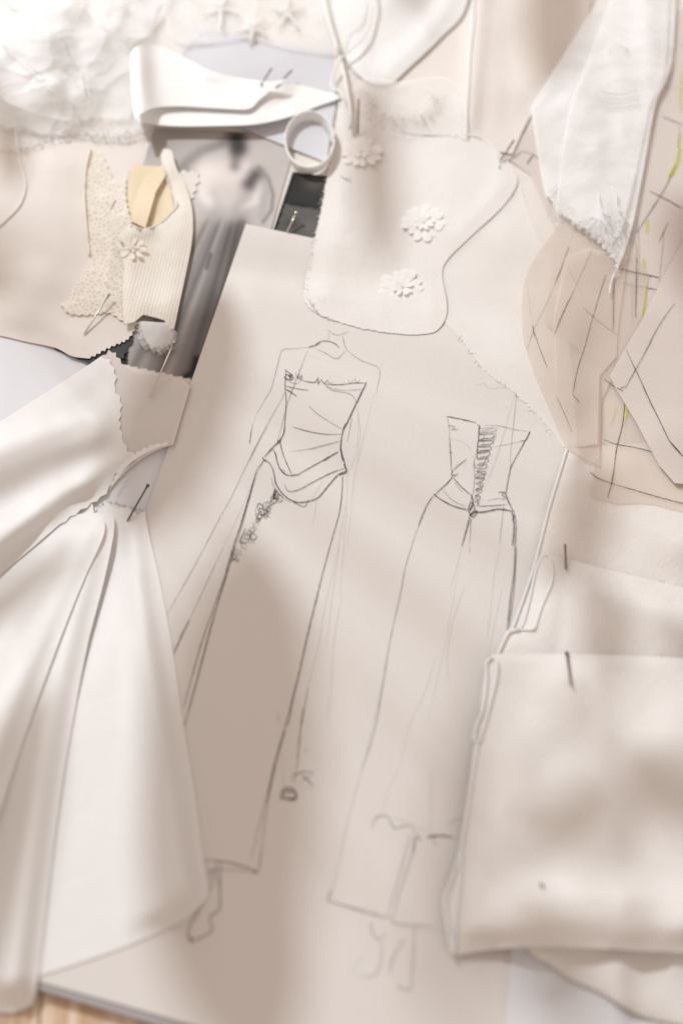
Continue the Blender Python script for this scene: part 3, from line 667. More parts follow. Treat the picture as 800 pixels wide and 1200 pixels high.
pB = empty('brown_pattern_paper', P(780, 440, .010), 'taupe pattern paper with pencil cross, overlapping tissue at the right edge', 'pattern paper')
tb = sheet('paper', [('l', [(714, 440), (752, 374), (780, 318), (800, 283), (860, 190), (1000, 160), (1000, 640), (812, 568), (790, 566), (772, 545), (748, 500), (722, 456), (714, 440)])], M['tissue_pink'], pB, relief=(waves(240, .001, 61),), res=12, lift=.001)
strokes('pencil_line', [(u([(760, -100), (690, 0), (620, 135), (575, 215), (528, 298)]), 1.4, G3), (u([(530, 110), (560, 175), (605, 270), (645, 360), (700, 470), (740, 550), (800, 620)]), 1.6, G4), (u([(745, 553), (800, 620)]), 2.0, G3), (u([(505, 300), (528, 290)]), 1.3, G3), (u([(430, 255), (470, 285), (520, 312)]), 1.5, G3)], pB, dz=.0005)

# ------------------------------------------------------------------ cloth at the bottom right
wc = empty('white_lining_cloth', P(700, 1180, .006), 'cool white cloth with a frilled edge below the lowest folded swatch', 'cloth')
sheet('fabric', [('l', [(602, 1090), (597, 1122), (588, 1260), (585, 1390), (1000, 1390), (1000, 1090), (602, 1090)])], M['paper_white'], wc, relief=(waves(140, .0012, 71),), res=9)
fe = [(610, 1090), (622, 1118), (645, 1132), (668, 1148), (700, 1162), (745, 1188), (790, 1200), (860, 1215), (1000, 1215)]
sheet('frilled_layer', [('s', fe), ('l', [(1000, 1060), (610, 1060), (610, 1090)])], M['cream'], wc, relief=(waves(60, .0022, 73),), res=6, edge=(9, .0022))
fray(wc, fe[:7], 60, 5, M['thread'], seed=9, side=1)

# ------------------------------------------------------------------ two folded swatches
def wob(pts, amp, seed):
    r = random.Random(seed); return [(x + (r.random() - .5) * amp, y + (r.random() - .5) * amp) for x, y in pts]
f1 = empty('folded_crepe_swatch', P(720, 720, .010), 'upper folded ivory crepe swatch, pinned at its sloping top edge', 'fabric swatch')
left1 = [(642, 646), (632, 665), (624, 700), (614, 730), (608, 737)]
sheet('fabric', [('s', [(1000, 728), (860, 700), (800, 688), (740, 674), (700, 664), (665, 655), (642, 649)]), ('s', [(630, 668), (622, 700), (612, 736), (598, 740), (585, 762), (580, 800), (562, 1000), (550, 1090)]), ('l', [(1000, 1095), (1000, 728)])],
      M['ivory'], f1, relief=(waves(130, .0032, 81), ridge([(655, 665), (660, 720), (650, 790)], 9, -.0012), ridge([(700, 690), (820, 730)], 18, .002)), res=6, gap=.0010, edge=(12, .0018))
loop = [(626, 738), (634, 712), (646, 682), (646, 660), (641, 650), (633, 654), (626, 674), (620, 704), (611, 735), (606, 738), (626, 738)]
tubes('raw_edge_highlight', [on(loop, .0005, A=LASTZ[0])], .0006, M['thread'], f1); tubes('raw_edge_highlight', [on([(608, 738), (597, 740), (590, 752), (580, 775)], .0010, A=LASTZ[0])], .0008, M['thread'], f1)  # raw edge of the fold, its whiter colour stands in for the rim highlight
fray(f1, [(1000, 728), (860, 700), (700, 664), (642, 649)], 40, 3, M['thread'], seed=12, side=1)

f2 = empty('folded_crepe_swatch', P(680, 940, .014), 'large lower folded ivory crepe swatch with looped raw edge at its left', 'fabric swatch')
le = [(572, 774), (566, 800), (560, 850), (554, 880), (548, 940), (541, 985), (530, 1020), (521, 1052), (523, 1090), (530, 1121)]
sheet('fabric', [('s', [(1000, 775), (860, 772), (800, 771), (700, 767), (620, 766), (580, 767), (572, 774)]), ('s', le[1:]), ('s', [(545, 1118), (580, 1113), (640, 1110), (720, 1113), (800, 1117), (1000, 1124)]), ('l', [(1000, 775)])],
      M['ivory'], f2, relief=(waves(150, .0045, 91), ridge([(664, 800), (680, 850), (720, 900)], 34, .003), ridge([(580, 1080), (820, 1090)], 50, .0012)), res=6, gap=.0015, edge=(14, .0022))
tubes('raw_edge_highlight', [on([(578, 770), (570, 776), (570, 795), (566, 830), (558, 852), (556, 868), (560, 872), (566, 856), (574, 826), (581, 796), (582, 776), (576, 769)], .0010, A=LASTZ[0])], .0008, M['thread'], f2)
tubes('raw_edge_highlight', [on([(560, 872), (552, 920), (546, 960), (539, 1000), (528, 1035), (521, 1056), (526, 1095), (531, 1120)], .0008, A=LASTZ[0]), on([(541, 1000), (538, 1040), (534, 1080), (531, 1120)], .0010, A=LASTZ[0])], .0009, M['thread'], f2)  # looped raw edge, coloured white to imitate the bright highlight along it
fray(f2, le, 60, 3, M['thread'], seed=14, side=-1)

# ------------------------------------------------------------------ cloths at the top
o = sheet('seamed_cream_cloth', [('s', [(380, -200), (390, 60), (405, 125), (440, 150), (545, 163), (575, 175), (600, 180)]), ('s', [(625, 130), (680, 60), (720, -200)]), ('l', [(380, -200)])], M['beige'],
          relief=(waves(100, .002, 101), ridge([(566, -200), (562, 0), (556, 80), (550, 160)], 11, .0055), ridge([(580, -200), (576, 160)], 14, .002)), res=6, gap=.001)
tag(o, 'cream cloth with a raised seam running to the top edge', 'cloth')
tubes('seam_piping', [on([(556, -200), (555, 0), (550, 70), (545, 160)], .0006)], .0009, M['ribbon'], None)
bpy.data.objects['seam_piping'].parent = o
o = sheet('white_folded_cloth', [('s', [(385, -200), (390, 0), (402, 60), (425, 92), (455, 98), (480, 78), (520, 40), (545, 10), (560, -60)]), ('l', [(560, -200), (385, -200)])], M['satin'],
          relief=(waves(90, .005, 111), ridge([(560, -60), (500, 50), (455, 92)], 14, .004)), res=6, gap=.0007, edge=(10, .0014))
tag(o, 'white cloth with a rolled curved edge at the top centre', 'cloth')

def petal(w_, h_, n=7):
    V = [(0, 0, .0002)]; F = []
    pr = [(.15, .12), (.4, .75), (.7, 1.0), (.92, .7), (1.0, 0)]
    for t, ww in pr[:-1]: V += [(t * h_, -w_ * ww / 2, .0001), (t * h_, 0, .0011 * math.sin(t * 3)), (t * h_, w_ * ww / 2, .0001)]
    V.append((h_, 0, .0002))
    F += [(0, 1, 2), (0, 2, 3)]
    for k in range(3):
        a_ = 1 + 3 * k; F += [(a_, a_ + 3, a_ + 4, a_ + 1), (a_ + 1, a_ + 4, a_ + 5, a_ + 2)]
    F += [(10, 13, 11), (11, 13, 12)]
    return V, F
def place(name, me, parent, p, ang, tilt=0, sc=1):
    o_ = bpy.data.objects.new(name, me); COL.objects.link(o_); o_.parent = parent
    o_.matrix_parent_inverse = Vector_world(parent); o_.location = p; o_.rotation_euler = (0, tilt, ang); o_.scale = (sc, sc, sc * .3); return o_
V, F = petal(.0046, .0104); pm = bpy.data.meshes.new('petal'); pm.from_pydata(V, [], F); pm.materials.append(M['embroidery']); pm.polygons.foreach_set('use_smooth', [True] * len(F))
pm2 = pm.copy(); pm2.name = 'cream_petal'; pm2.materials[0] = M['cthread']
def flower(parent, cx, cy, r_px, n=13, seed=1, matc=None):
    pm = globals()['pm2'] if matc else globals()['pm']
    r = random.Random(seed); z = float(samp(H, cx, cy)); c0 = P(cx, cy, z + .0007)
    fl = bpy.data.objects.new('embroidered_flower', None); COL.objects.link(fl); fl.parent = parent; fl.matrix_parent_inverse = Vector_world(parent); fl.location = c0; fl.empty_display_size = .005
    for k in range(n):
        th = 6.2832 * k / n + (r.random() - .5) * .2
        L_ = r_px / 27 * (.85 + .25 * r.random())
        place('petal', pm, fl, c0 + Vector((math.cos(th), math.sin(th), 0)) * .0014, th, -.07 + .08 * r.random(), L_)
    for k in range(n - 4):
        th = 6.2832 * k / (n - 4) + r.random() * .3
        place('petal', pm, fl, c0 + Vector((0, 0, .0005)), th, -.2, .55 * r_px / 27)
    sp = [c0 + Vector((.0018 * t * math.cos(t * 19), .0018 * t * math.sin(t * 19), .0009 - .0004 * t)) for t in [q / 30 for q in range(31)]]
    tubes('flower_centre', [sp], .0004, M['embroidery'] if not matc else M['cthread'], fl, 5)
    return fl

em = empty('embroidered_swatch', P(450, 280, .012), 'ivory swatch with three white embroidered daisies, pinned over the sketch', 'fabric swatch')
sheet('fabric', [('s', [(398, 112), (420, 135), (470, 156), (520, 160), (552, 160), (578, 172), (596, 190), (606, 212), (590, 240), (552, 276), (524, 304), (518, 322), (523, 352), (522, 372), (510, 388), (488, 392)]),
      ('f', [(450, 389), (410, 381), (372, 367), (357, 352), (357, 332), (366, 290), (378, 235), (387, 180), (398, 112)], .7)], M['ivory'], em,
      relief=(ridge([(405, 130), (380, 250), (372, 370)], 26, .0035), ridge([(440, 150), (445, 270), (425, 390)], 22, -.0010), ridge([(596, 195), (600, 215), (540, 285)], 13, .006), ridge([(520, 320), (515, 385)], 14, .004), waves(110, .0018, 121)), res=5, gap=.0005, stiff=12, rs=.5)
for k, (cx, cy, rp) in enumerate(((423, 178, 25), (496, 261, 27), (471, 337, 28))): flower(em, cx, cy, rp, 13, k + 2)
fray(em, [(357, 352), (366, 290), (387, 180), (398, 112)], 70, 5, M['thread'], seed=21, side=-1)
fray(em, [(400, 378), (375, 368), (358, 345)], 30, 4, M['thread'], seed=22, side=1)
tubes('loose_thread', [on([(398, 203), (404, 208), (410, 209)], .001)], .0004, M['thread'], em)

# ------------------------------------------------------------------ tulle at the top left
tl = empty('white_tulle_heap', P(60, 60, .006), 'fluffy white tulle ruffles gathered in the top left corner', 'tulle')
def loopf(seed, n, box_, amp, w_):
    r = random.Random(seed); fs = []
    for _ in range(n):
        x_, y_ = r.uniform(box_[0], box_[2]), r.uniform(box_[1], box_[3]); a_ = r.random() * 6.28; k_ = (r.random() - .5) * .9; pts = []
        for j in range(5): pts.append((x_, y_)); x_ += 26 * math.cos(a_); y_ += 26 * math.sin(a_); a_ += k_
        fs.append(ridge(pts, w_ * (.6 + .8 * r.random()), amp * (.4 + r.random())))
    return fs
for k, (sg, sd) in enumerate((([('l', [(-200, -200), (330, -200)]), ('c', [(300, 20), (235, 40), (190, 110), (176, 152)], 3, 14), ('c', [(140, 160), (80, 158), (20, 176), (-40, 168)], 4, 10), ('l', [(-200, 170), (-200, -200)])], 131),
                              ([('l', [(-200, -200), (240, -200)]), ('s', [(200, 0), (150, 60), (170, 100), (150, 140)]), ('c', [(100, 140), (60, 158), (-10, 145), (-60, 150)], 3, 12), ('l', [(-200, 150), (-200, -200)])], 133),
                              ([('l', [(-200, -200), (150, -200)]), ('s', [(130, 0), (90, 50), (110, 90), (60, 120), (0, 110), (-60, 120)]), ('l', [(-200, 120), (-200, -200)])], 135))):
    sheet('ruffle_layer', sg, M['tulle'], tl, relief=loopf(sd, 18, (-60, -40, 180, 140), .0028, 6) + [waves(70, .0022, sd)], res=5, gap=.0012, thick=0, seed=sd)
r = random.Random(61)
for k in range(15):
    cx, cy = r.uniform(-20, 165), r.uniform(-30, 118); ra, rb_ = r.uniform(28, 60), r.uniform(22, 46); a_ = r.random() * 6.28
    pt = [(cx + ra * (1 + .3 * math.sin(3 * j + k)) * math.cos(j * .6981 + a_), cy + rb_ * (1 + .3 * math.cos(2 * j + k)) * math.sin(j * .6981 + a_)) for j in range(9)]
    sheet('ruffle_layer', [('s', pt[:5]), ('s', pt[5:] + [pt[0]])], M['tulle'], tl, relief=loopf(400 + k, 3, (cx - 40, cy - 30, cx + 30, cy + 30), .0028, 5), res=5, gap=.0006, stiff=3, rs=1, taper=6, seed=k)
fray(tl, [(176, 152), (140, 160), (80, 158), (20, 172)], 110, 14, M['thread'], seed=33, side=1, lift=.004, rad=.0001, dz=.0015)
r = random.Random(9); fl_ = []
for _ in range(9):
    x_, y_ = r.uniform(-20, 170), r.uniform(-20, 140); a_ = r.random() * 6.28; pts = []
    for j in range(7): pts.append((x_, y_)); x_ += 14 * math.cos(a_); y_ += 14 * math.sin(a_); a_ += (r.random() - .4) * .9
    fl_.append(on(pts, .001 + .003 * r.random()))
tubes('tulle_edge', fl_, .0003, M['thread'], tl, 4, kind='stuff')
tu = empty('tulle_scrap', P(300, 20, .006), 'sheer tulle scrap with raised white star shapes along the top edge', 'tulle')
sheet('fabric', [('l', [(180, -200), (430, -200)]), ('s', [(430, 0), (410, 40), (395, 62), (340, 58), (290, 45), (240, 50), (200, 40), (180, -60)]), ('l', [(180, -200)])], M['tulle'], tu, relief=(waves(60, .004, 141),), res=6, thick=0, gap=.0012)
for (cx, cy, a0, rr_) in ((296, 33, .4, 20), (337, 15, .9, 22), (258, 10, .2, 24)):
    ps = []
    for k in range(5):
        th = a0 + 6.2832 * k / 5; ps.append(on([(cx, cy), (cx + rr_ * .5 * math.cos(th), cy + rr_ * .5 * math.sin(th)), (cx + rr_ * math.cos(th + .1), cy + rr_ * math.sin(th + .1))], .0016))
    tubes('star_motif', ps, lambda t: .0014 * (1 - .75 * t), M['thread'], tu, 6)
sc_ = empty('sheer_gauze_scrap', P(450, 130, .014), 'wispy sheer scrap above the top edge of the embroidered swatch', 'gauze')
sheet('fabric', [('f', [(410, 105), (432, 138), (470, 160), (520, 158), (548, 162)], 2.5), ('s', [(545, 120), (520, 90), (470, 95), (430, 90), (410, 105)])], M['tulle'], sc_, relief=(waves(40, .003, 151), ridge([(432, 100), (455, 130), (495, 142), (512, 118)], 8, .003)), res=5, thick=0)
fray(sc_, [(425, 110), (455, 140), (500, 135), (512, 110)], 60, 14, M['thread'], seed=35, lift=.003)

# ------------------------------------------------------------------ cords, satin ribbon and ring
cords = [[(376, -60), (380, 0), (392, 45), (404, 90), (410, 130), (410, 150)], [(410, 150), (400, 110), (388, 100), (398, 70), (432, 30), (440, -60)]]
o = tubes('white_satin_cord', [on(cords[0], .004)], .0010, M['ribbon'], None, 8); tag(o, 'thin white cord hanging straight down from the top edge', 'cord')
o = tubes('white_satin_cord', [on(cords[1], .005)], .0006, M['ribbon'], None, 8); tag(o, 'thinner white cord curling beside the rolled white cloth', 'cord')

rb = empty('satin_ribbon_loop', P(260, 110, .008), 'wide white satin ribbon folded into a loop, across the grey card', 'ribbon')
sheet('lower_band', [('s', [(153, 62), (170, 70), (240, 92), (300, 100), (345, 98), (385, 108), (402, 112), (372, 124), (340, 136), (300, 145), (250, 147), (200, 147), (168, 143), (158, 138), (154, 100), (153, 62)])], M['ribbon'], rb,
      relief=(ridge([(160, 140), (230, 150), (340, 138)], 14, .006), ridge([(330, 100), (300, 125)], 12, .004)), res=4, gap=.0015, stiff=14, rs=.8, taper=0)
sheet('upper_band', [('s', [(152, 66), (158, 55), (175, 51), (196, 57), (218, 68), (245, 82), (280, 91), (318, 95), (334, 92), (318, 104), (302, 118), (290, 127), (250, 126), (210, 124), (180, 126), (163, 134), (158, 139), (154, 110), (152, 66)])], M['ribbon'], rb,
      relief=(ridge([(160, 50), (166, 135)], 13, .010), ridge([(240, 84), (330, 94)], 10, .003)), res=4, gap=.003, stiff=14, rs=.8, taper=0)
def ring(name, cx, cy, rx, ry, z0, wd, mt, parent=None, n=40, a0=0, a1=6.2832):
    V = []; F = []
    for i in range(n + 1):
        t = a0 + (a1 - a0) * i / n; p = P(cx + rx * math.cos(t), cy + ry * math.sin(t), z0)
        c0 = P(cx, cy, z0); o_ = (p - c0).normalized()
        for k in range(4): V.append(p + Vector((0, 0, wd * k / 3)) + o_ * (.0006 * math.sin(k * 1.05) + .0012 * k / 3))
    for i in range(n):
        for k in range(3): b_ = i * 4 + k; F.append((b_, b_ + 4, b_ + 5, b_ + 1))
    o_ = link(name, V, F, mt, parent); md = o_.modifiers.new('thickness', 'SOLIDIFY'); md.thickness = .0008; return o_
o = ring('ribbon_ring', 363, 172, 25, 30, float(samp(H, 340, 200)) + .0015, .0065, M['ribbon'])
tag(o, 'narrow white ribbon curled into a ring beside the dark photograph', 'ribbon')

# ------------------------------------------------------------------ gauze strip top right
gz = empty('frayed_gauze_strip', P(700, 150, .010), 'long white gauze strip with frayed lower end over the pattern paper', 'gauze')
sheet('fabric', [('l', [(720, -200), (700, 0), (621, 125), (632, 195), (638, 226)]), ('f', [(652, 246), (676, 264), (700, 282), (716, 300), (722, 318)], 3), ('s', [(735, 285), (745, 245), (757, 180), (768, 120), (789, 50), (795, -200)]), ('l', [(700, -200)])], M['gauze'], gz,
      relief=(waves(60, .0022, 161), ridge([(760, -100), (765, 100), (735, 290)], 12, .004), ridge([(660, 80), (690, 200), (700, 280)], 24, .004), waves(26, .001, 162)), res=5, gap=.003, thick=0)
sheet('second_layer', [('l', [(740, -200), (716, 0), (668, 120), (655, 190), (650, 250)]), ('f', [(690, 268), (712, 285), (728, 270)], 3), ('s', [(745, 200), (762, 120), (780, 60), (788, -200)]), ('l', [(740, -200)])], M['tulle'], gz,
      relief=(waves(45, .0025, 163),), res=5, gap=.001, thick=0)
fray(gz, [(640, 215), (655, 240), (676, 262), (700, 280), (716, 300), (722, 318)], 30, 26, M['thread'], seed=41, side=1, lift=.005, rad=.00010, dz=.001)
fray(gz, [(690, 262), (705, 268), (722, 262), (732, 270)], 40, 24, M['thread'], seed=42, side=1, lift=.004, rad=.00012)
for t_ in [on([(716, 218), (722, 228), (722, 240), (728, 250)], .002), on([(700, 225), (704, 245), (715, 255)], .002), on([(722, 315), (716, 330), (714, 345)], .002), on([(706, 108), (725, 110), (746, 106)], .002), on([(702, 118), (725, 121), (748, 117)], .002), on([(712, 60), (722, 50), (736, 58)], .002)]: tubes('loose_thread', [t_], .0005, M['thread'], gz, 4)

# ------------------------------------------------------------------ lace and rib knit at the left
lc = empty('cream_lace_trim', P(150, 300, .008), 'cream scalloped lace with ribbed knit panel and pale gold lining', 'lace')
zt = T(60, 150, .225)
sheet('pinked_backing', [('l', [(175, 195), (205, 200)]), ('p', [(232, 203), (229, 222), (222, 238)], 2, 4), ('l', [(200, 300), (175, 195)])], M['beige'], lc, res=8)
sheet('lace_border', [('c', zt([(205, 105), (180, 200), (170, 400), (185, 560), (200, 680), (165, 760), (110, 830), (85, 900), (40, 900)]), 2.5, 9), ('c', zt([(90, 960), (200, 970), (300, 960), (380, 1010)]), 2, 8), ('l', zt([(400, 700), (420, 480)])), ('c', zt([(405, 260), (330, 270), (260, 130), (205, 105)]), 2, 9)], M['lace'], lc,
      relief=loopf(171, 9, (90, 180, 150, 360), .0035, 6) + [waves(50, .0025, 173)], res=4, thick=.0004, gap=.001, rs=.4)
sheet('gold_lining', [('l', zt([(420, 190), (600, 200), (640, 420), (560, 500), (480, 530), (405, 490), (400, 300), (420, 190)]))], M['gold'], lc, relief=(waves(40, .002, 181),), res=5)
sheet('gold_ribbon', [('l', zt([(480, 260), (575, 190), (600, 240), (545, 330), (490, 520), (410, 480), (425, 400), (480, 260)]))], M['gold'], lc, res=5, gap=.001, lift=.001)
sheet('inner_lace_edge', [('c', zt([(400, 200), (390, 330), (400, 420), (420, 500), (400, 560)]), 2, 7), ('s', zt([(340, 560), (310, 450), (330, 370), (390, 240), (400, 200)]))], M['lace'], lc, relief=(ridge(zt([(360, 380), (330, 430), (340, 520)]), 7, .004),), res=4)
kn = sheet('knit_panel', [('s', zt([(590, 108), (625, 115), (650, 200), (700, 300), (730, 400), (738, 500), (728, 620), (700, 760), (670, 900), (640, 1045)])), ('l', zt([(600, 1040), (590, 1000), (540, 985), (480, 970), (430, 1010), (380, 1020)])), ('s', zt([(375, 950), (372, 860), (378, 700), (340, 600), (352, 560)])),
      ('s', zt([(410, 500), (480, 522), (560, 495), (620, 440), (650, 400), (625, 300), (590, 200), (572, 130), (590, 108)]))], M['knit'], lc, relief=(ridge(zt([(605, 120), (640, 330), (640, 430), (480, 530)]), 8, .004), ridge(zt([(700, 350), (710, 600), (640, 1000)]), 12, .003), waves(60, .0015, 191)), res=3.5, gap=.0018, edge=(5, .001), thick=.0006)
tubes('lace_cord', [on(zt([(205, 108), (182, 200), (172, 330), (178, 450), (188, 560), (200, 670)]), .0014), on(zt([(590, 108), (575, 140), (590, 220), (625, 320), (655, 400), (620, 445), (560, 500), (480, 528), (415, 505)]), .0008), on(zt([(330, 370), (305, 440), (330, 530), (370, 600)]), .001)], .0007, M['cthread'], lc, 6)
ff = flower(lc, 156, 291, 15, 8, 11, M['lace']); ff.name = 'lace_flower_motif'
fw_ = empty('tulle_tuft', P(183, 393, .01), 'small fluffy tuft of white tulle below the knit panel, on the bridal photograph', 'tulle')
for k in range(3):
    sheet('ruffle_layer', [('s', [(162 + 3 * k, 376), (195, 378)]), ('f', [(206 - 3 * k, 394), (200, 408 - 3 * k), (182, 414 - 4 * k), (166, 400), (162, 376)], 3.5)], M['tulle'], fw_, relief=(waves(14, .0015, 300 + k),), res=3, gap=.0006)
fray(fw_, [(162, 385), (175, 410), (198, 408), (206, 392)], 60, 9, M['thread'], seed=77, side=1, lift=.003, rad=.0001)

# ------------------------------------------------------------------ pleated drape at the lower left
dp = empty('pleated_satin_drape', P(110, 880, .008), 'pleated ivory satin gathered under a pin, fanning down over the sketch sheet', 'fabric swatch')
sheet('main_panel', [('f', [(104, 606), (118, 590), (124, 588), (136, 596), (150, 594), (160, 603), (170, 598)], .8), ('s', [(173, 618), (189, 690), (202, 760), (215, 850), (228, 930), (238, 1005), (244, 1040), (240, 1056), (226, 1070), (205, 1084), (170, 1100), (120, 1120), (50, 1143)]),
      ('l', [(-200, 1160), (-200, 800)]), ('s', [(-60, 660), (30, 600), (104, 570), (104, 606)])], M['satin'], dp,
      relief=(ridge([(158, 615), (172, 760), (196, 900), (214, 1060)], 9, .0035, 40, .017), ridge([(140, 612), (118, 800), (105, 980), (100, 1120)], 8, -.001, 30, -.002), ridge([(122, 612), (60, 780), (-40, 1000)], 8, .003, 36, .012), ridge([(150, 600), (160, 640)], 10, .002)), res=6, gap=.0005, stiff=12, rs=.8, taper=30)
sheet('front_pleat', [('s', [(112, 606), (128, 600), (134, 618), (122, 680), (104, 750), (90, 820), (76, 900), (64, 985), (54, 1070), (44, 1150), (38, 1178)]), ('s', [(20, 1186), (0, 1187), (-60, 1180), (-200, 1160)]), ('l', [(-200, 900)]), ('s', [(-100, 760), (0, 640), (60, 595), (100, 575), (112, 606)])], M['satin'], dp,
      relief=(ridge([(120, 615), (92, 740), (58, 900), (20, 1180)], 7, .003, 30, .011), ridge([(110, 620), (40, 780), (-40, 1000)], 8, .001, 26, -.003), ridge([(80, 640), (0, 780), (-60, 900)], 14, .005, 30, .010)), res=6, gap=.0007, stiff=10, rs=.75, taper=34)
sheet('side_pleat', [('s', [(104, 600), (118, 604), (122, 625), (98, 680), (74, 740), (48, 810), (20, 890), (-20, 1010), (-60, 1120)]), ('l', [(-200, 1120), (-200, 900)]), ('s', [(-120, 780), (0, 655), (60, 612), (104, 600)])], M['satin'], dp,
      relief=(ridge([(112, 620), (40, 780), (-40, 960)], 8, .003, 26, .010), waves(90, .001, 211)), res=6, gap=.0006, stiff=10, rs=.75, taper=34)
fray(dp, [(108, 603), (124, 588), (150, 594), (170, 598)], 50, 4, M['cthread'], seed=51, side=-1)

o = tubes('white_thread', [on([(18, 150), (24, 190), (30, 215), (24, 238), (8, 256), (-20, 280)], .0008)], .0006, M['thread'], None, 6); tag(o, 'loose white thread curving over the beige swatch at the left edge', 'thread')
o = tubes('white_thread', [on([(546, 158), (560, 160), (574, 170), (582, 184), (585, 196)], .0008)], .0005, M['thread'], None, 6); tag(o, 'short arched white thread at the upper right corner of the embroidered swatch', 'thread')
# ------------------------------------------------------------------ left satin with pinked edges
pk = empty('pinked_satin_swatch', P(90, 530, .008), 'white satin swatch with pinked edges and a bright fold, left of the sketch', 'fabric swatch')
sheet('under_layer', [('l', [(100, 430), (120, 416)]), ('p', [(132, 412), (150, 432), (178, 441), (202, 441)], 1.8, 4), ('s', [(215, 446), (223, 452)]), ('l', [(203, 521)]), ('s', [(185, 527), (160, 542), (140, 560), (128, 574)]), ('l', [(60, 560), (100, 430)])], M['voile'], pk, res=6, gap=.0012, relief=(waves(60, .001, 201),))
sheet('top_layer', [('l', [(-200, 605), (0, 494), (60, 456), (118, 418)]), ('p', [(128, 422), (136, 442), (134, 455), (142, 470), (140, 492), (143, 512)], 1.3, 5), ('p', [(150, 528), (160, 534), (150, 543)], 1.3, 5),
      ('p', [(135, 556), (128, 572), (118, 583), (95, 598), (70, 614)], 1.2, 6), ('s', [(40, 640), (0, 674), (-100, 760), (-200, 830)]), ('l', [(-200, 605)])], M['satin'], pk,
      relief=(ridge([(150, 500), (60, 522), (-100, 590)], 16, .007, 34, .014), ridge([(150, 540), (60, 590), (-100, 700)], 14, .007, 40, .016), ridge([(110, 425), (0, 500), (-100, 560)], 14, .003, 26, .006)), res=5, gap=.0004, rs=.85)
sheet('turned_hem', [('s', [(203, 519), (186, 524), (165, 534), (150, 545), (134, 566), (128, 575)]), ('p', [(140, 548), (158, 532), (180, 521), (203, 519)], 1.2, 4)], M['satin'], pk, res=3, gap=.001, lift=.001)

# ------------------------------------------------------------------ pins
def pin(p0, z0, p1, z1, mt, label, head=False):
    a_ = P(*p0, float(samp(H, *p0)) + z0); b_ = P(*p1, float(samp(H, *p1)) + z1)
    o_ = tubes('dress_pin', [[a_, a_.lerp(b_, .5), a_.lerp(b_, .93), b_]], lambda t: .00048 if t < .9 else .00018, mt, None, 8)
    tag(o_, label, 'pin', 'dress pins holding the swatches')
    if head:
        V, F = tube_geo([[a_ + (a_ - b_).normalized() * .0006, a_, a_ + (b_ - a_).normalized() * .0004]], .0009, 8)
        h_ = link('pin_head', V, F, mt); h_.parent = o_
    return o_
pin((128, 345), .004, (98, 392), .0006, M['steel_bright'], 'bright steel pin lying on the beige swatch below the lace', True)
pin((204, 401), .007, (175, 466), .0008, M['steel_bright'], 'steel pin slanting from the bridal photograph onto the pinked satin', True)
pin((173, 569), .007, (149, 611), .0006, M['steel'], 'dark steel pin at the gathered top of the pleated drape', True)
pin((662, 638), .004, (663, 668), .0014, M['steel'], 'short upright pin at the top edge of the upper folded swatch')
pin((664, 766), .0035, (669, 804), .0022, M['steel'], 'pin through the top edge of the lower folded swatch', True)
pin((420, 116), .012, (419, 158), .0010, M['steel'], 'blurred pin above the topmost embroidered daisy')
pin((602, 164), .005, (586, 188), .0010, M['steel'], 'pin at the right corner of the embroidered swatch')
pin((347, 249), .006, (336, 272), .0008, M['steel_bright'], 'pale pin holding the top edge of the sketch sheet', True)
pin((318, 80), .006, (305, 100), .001, M['steel'], 'left of two tiny pins on the satin ribbon', False)
pin((342, 82), .006, (322, 102), .001, M['steel'], 'right of two tiny pins on the satin ribbon', False)
pin((633, 1035), .0012, (637, 1041), .0006, M['steel'], 'pin tip just poking through the lower folded swatch', False)

# ------------------------------------------------------------------ plant added out of view at the upper left, leaves placed to cast shade
M['shade_leaf'] = mat('shade_leaf_green', (.06, .085, .035), .45, 0, bump=.05, spec=.4, mottle=.2)
M['added_stem'] = mat('added_plant_stem', (.16, .12, .07), .8, 0, bump=.2)
M['added_pot'] = mat('added_plant_pot', (.55, .40, .32), .8, 0, bump=.2)
pl = empty('added_shade_plant', (-.50, .53, 0), 'large leaved potted plant added outside the picture beyond the upper left corner to cast shade', 'plant')
V, F = [], []
prof = [(.0, .0), (.055, 0), (.075, .14), (.080, .14), (.080, .155), (.070, .155), (.066, .13), (0, .13)]
for i, (rd, z_) in enumerate(prof):
    for j in range(24): V.append((-.50 + rd * math.cos(j * .2618), .53 + rd * math.sin(j * .2618), z_))
for i in range(len(prof) - 1):
    for j in range(24): F.append((i * 24 + j, i * 24 + (j + 1) % 24, (i + 1) * 24 + (j + 1) % 24, (i + 1) * 24 + j))
link('added_pot', V, F, M['added_pot'], pl)
stem_pts = [Vector(p) for p in ((-.50, .53, .12), (-.49, .52, .25), (-.46, .49, .36), (-.40, .44, .45))]
tubes('added_stem', [stem_pts], lambda t: .008 - .004 * t, M['added_stem'], pl, 8)
LX = LDIR.cross(Vector((0, 0, 1))).normalized(); LY = LX.cross(LDIR)
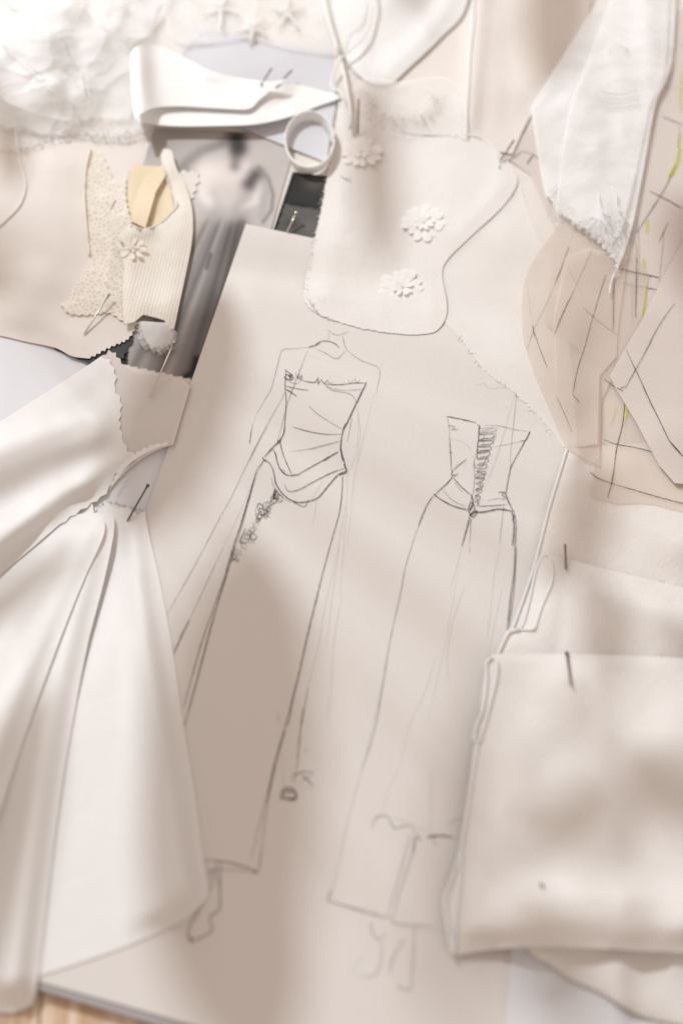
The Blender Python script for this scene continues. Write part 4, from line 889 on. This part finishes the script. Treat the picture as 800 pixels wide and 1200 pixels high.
SHADE = [  # centre px, half length, half width (px on the table), direction (deg), distance from table m
    (302, 800, 300, 98, 92, .46), (318, 960, 150, 55, 88, .40), (92, 900, 200, 38, 100, .36), (238, 480, 170, 66, 108, .36), (490, 830, 200, 34, 100, .62),
    (30, 345, 60, 24, 20, .36), (80, 665, 110, 24, 150, .38), (90, 548, 120, 14, 155, .37),
    (425, 250, 130, 24, 88, .40), (735, 350, 110, 44, 70, .42), (785, 250, 150, 34, 95, .42), (770, 480, 90, 45, 80, .42), (620, 600, 90, 30, 105, .38),
    (748, 637, 34, 24, 10, .36), (648, 705, 56, 22, 95, .37), (745, 725, 60, 20, 20, .36), (620, 880, 66, 30, 150, .40), (588, 1000, 50, 42, 95, .41), (765, 940, 60, 38, 80, .42), (700, 845, 60, 34, 20, .42),
    (555, 1165, 60, 34, 80, .44), (740, 1170, 90, 26, 10, .44), (200, 25, 60, 30, 20, .36), (600, 90, 120, 38, 95, .40), (480, 60, 60, 16, 120, .36), (70, 215, 60, 22, 80, .36)
]
for (cx, cy, hl, hw_, an, dist) in SHADE:
    T0 = P(cx, cy, .008); c0 = T0 + LDIR * dist; k_ = (KEY_DIST - dist) / KEY_DIST
    e0 = P(cx + hl * math.cos(R(an)), cy + hl * math.sin(R(an)), .008) - T0; e1 = P(cx - hw_ * math.sin(R(an)), cy + hw_ * math.cos(R(an)), .008) - T0
    pj = lambda v: (v - LDIR * v.dot(LDIR)) * k_
    ax, bx = pj(e0), pj(e1)
    V, F = [], []; n = 12
    for i in range(n + 1):
        t = -1 + 2 * i / n; w_ = max(.02, (1 - abs(t) ** 2.6)) ** .75
        for sgn in (-1, -.5, 0, .5, 1): V.append(c0 + ax * t + bx * (w_ * sgn) + LDIR * (.010 * abs(sgn) * w_ - .012 * t * t))
    for i in range(n):
        for k in range(4): b_ = i * 5 + k; F.append((b_, b_ + 1, b_ + 6, b_ + 5))
    lf = link('shade_leaf', V, F, M['shade_leaf'], pl)
    md = lf.modifiers.new('thickness', 'SOLIDIFY'); md.thickness = .0006
    tip = c0 - ax if (c0 - ax - stem_pts[-1]).length < (c0 + ax - stem_pts[-1]).length else c0 + ax
    st = min(stem_pts[1:], key=lambda q: (q - tip).length); mid = (st + tip) / 2 + LDIR * .02
    tubes('added_petiole', [[st, mid, tip]], .0007, M['added_stem'], pl, 5)
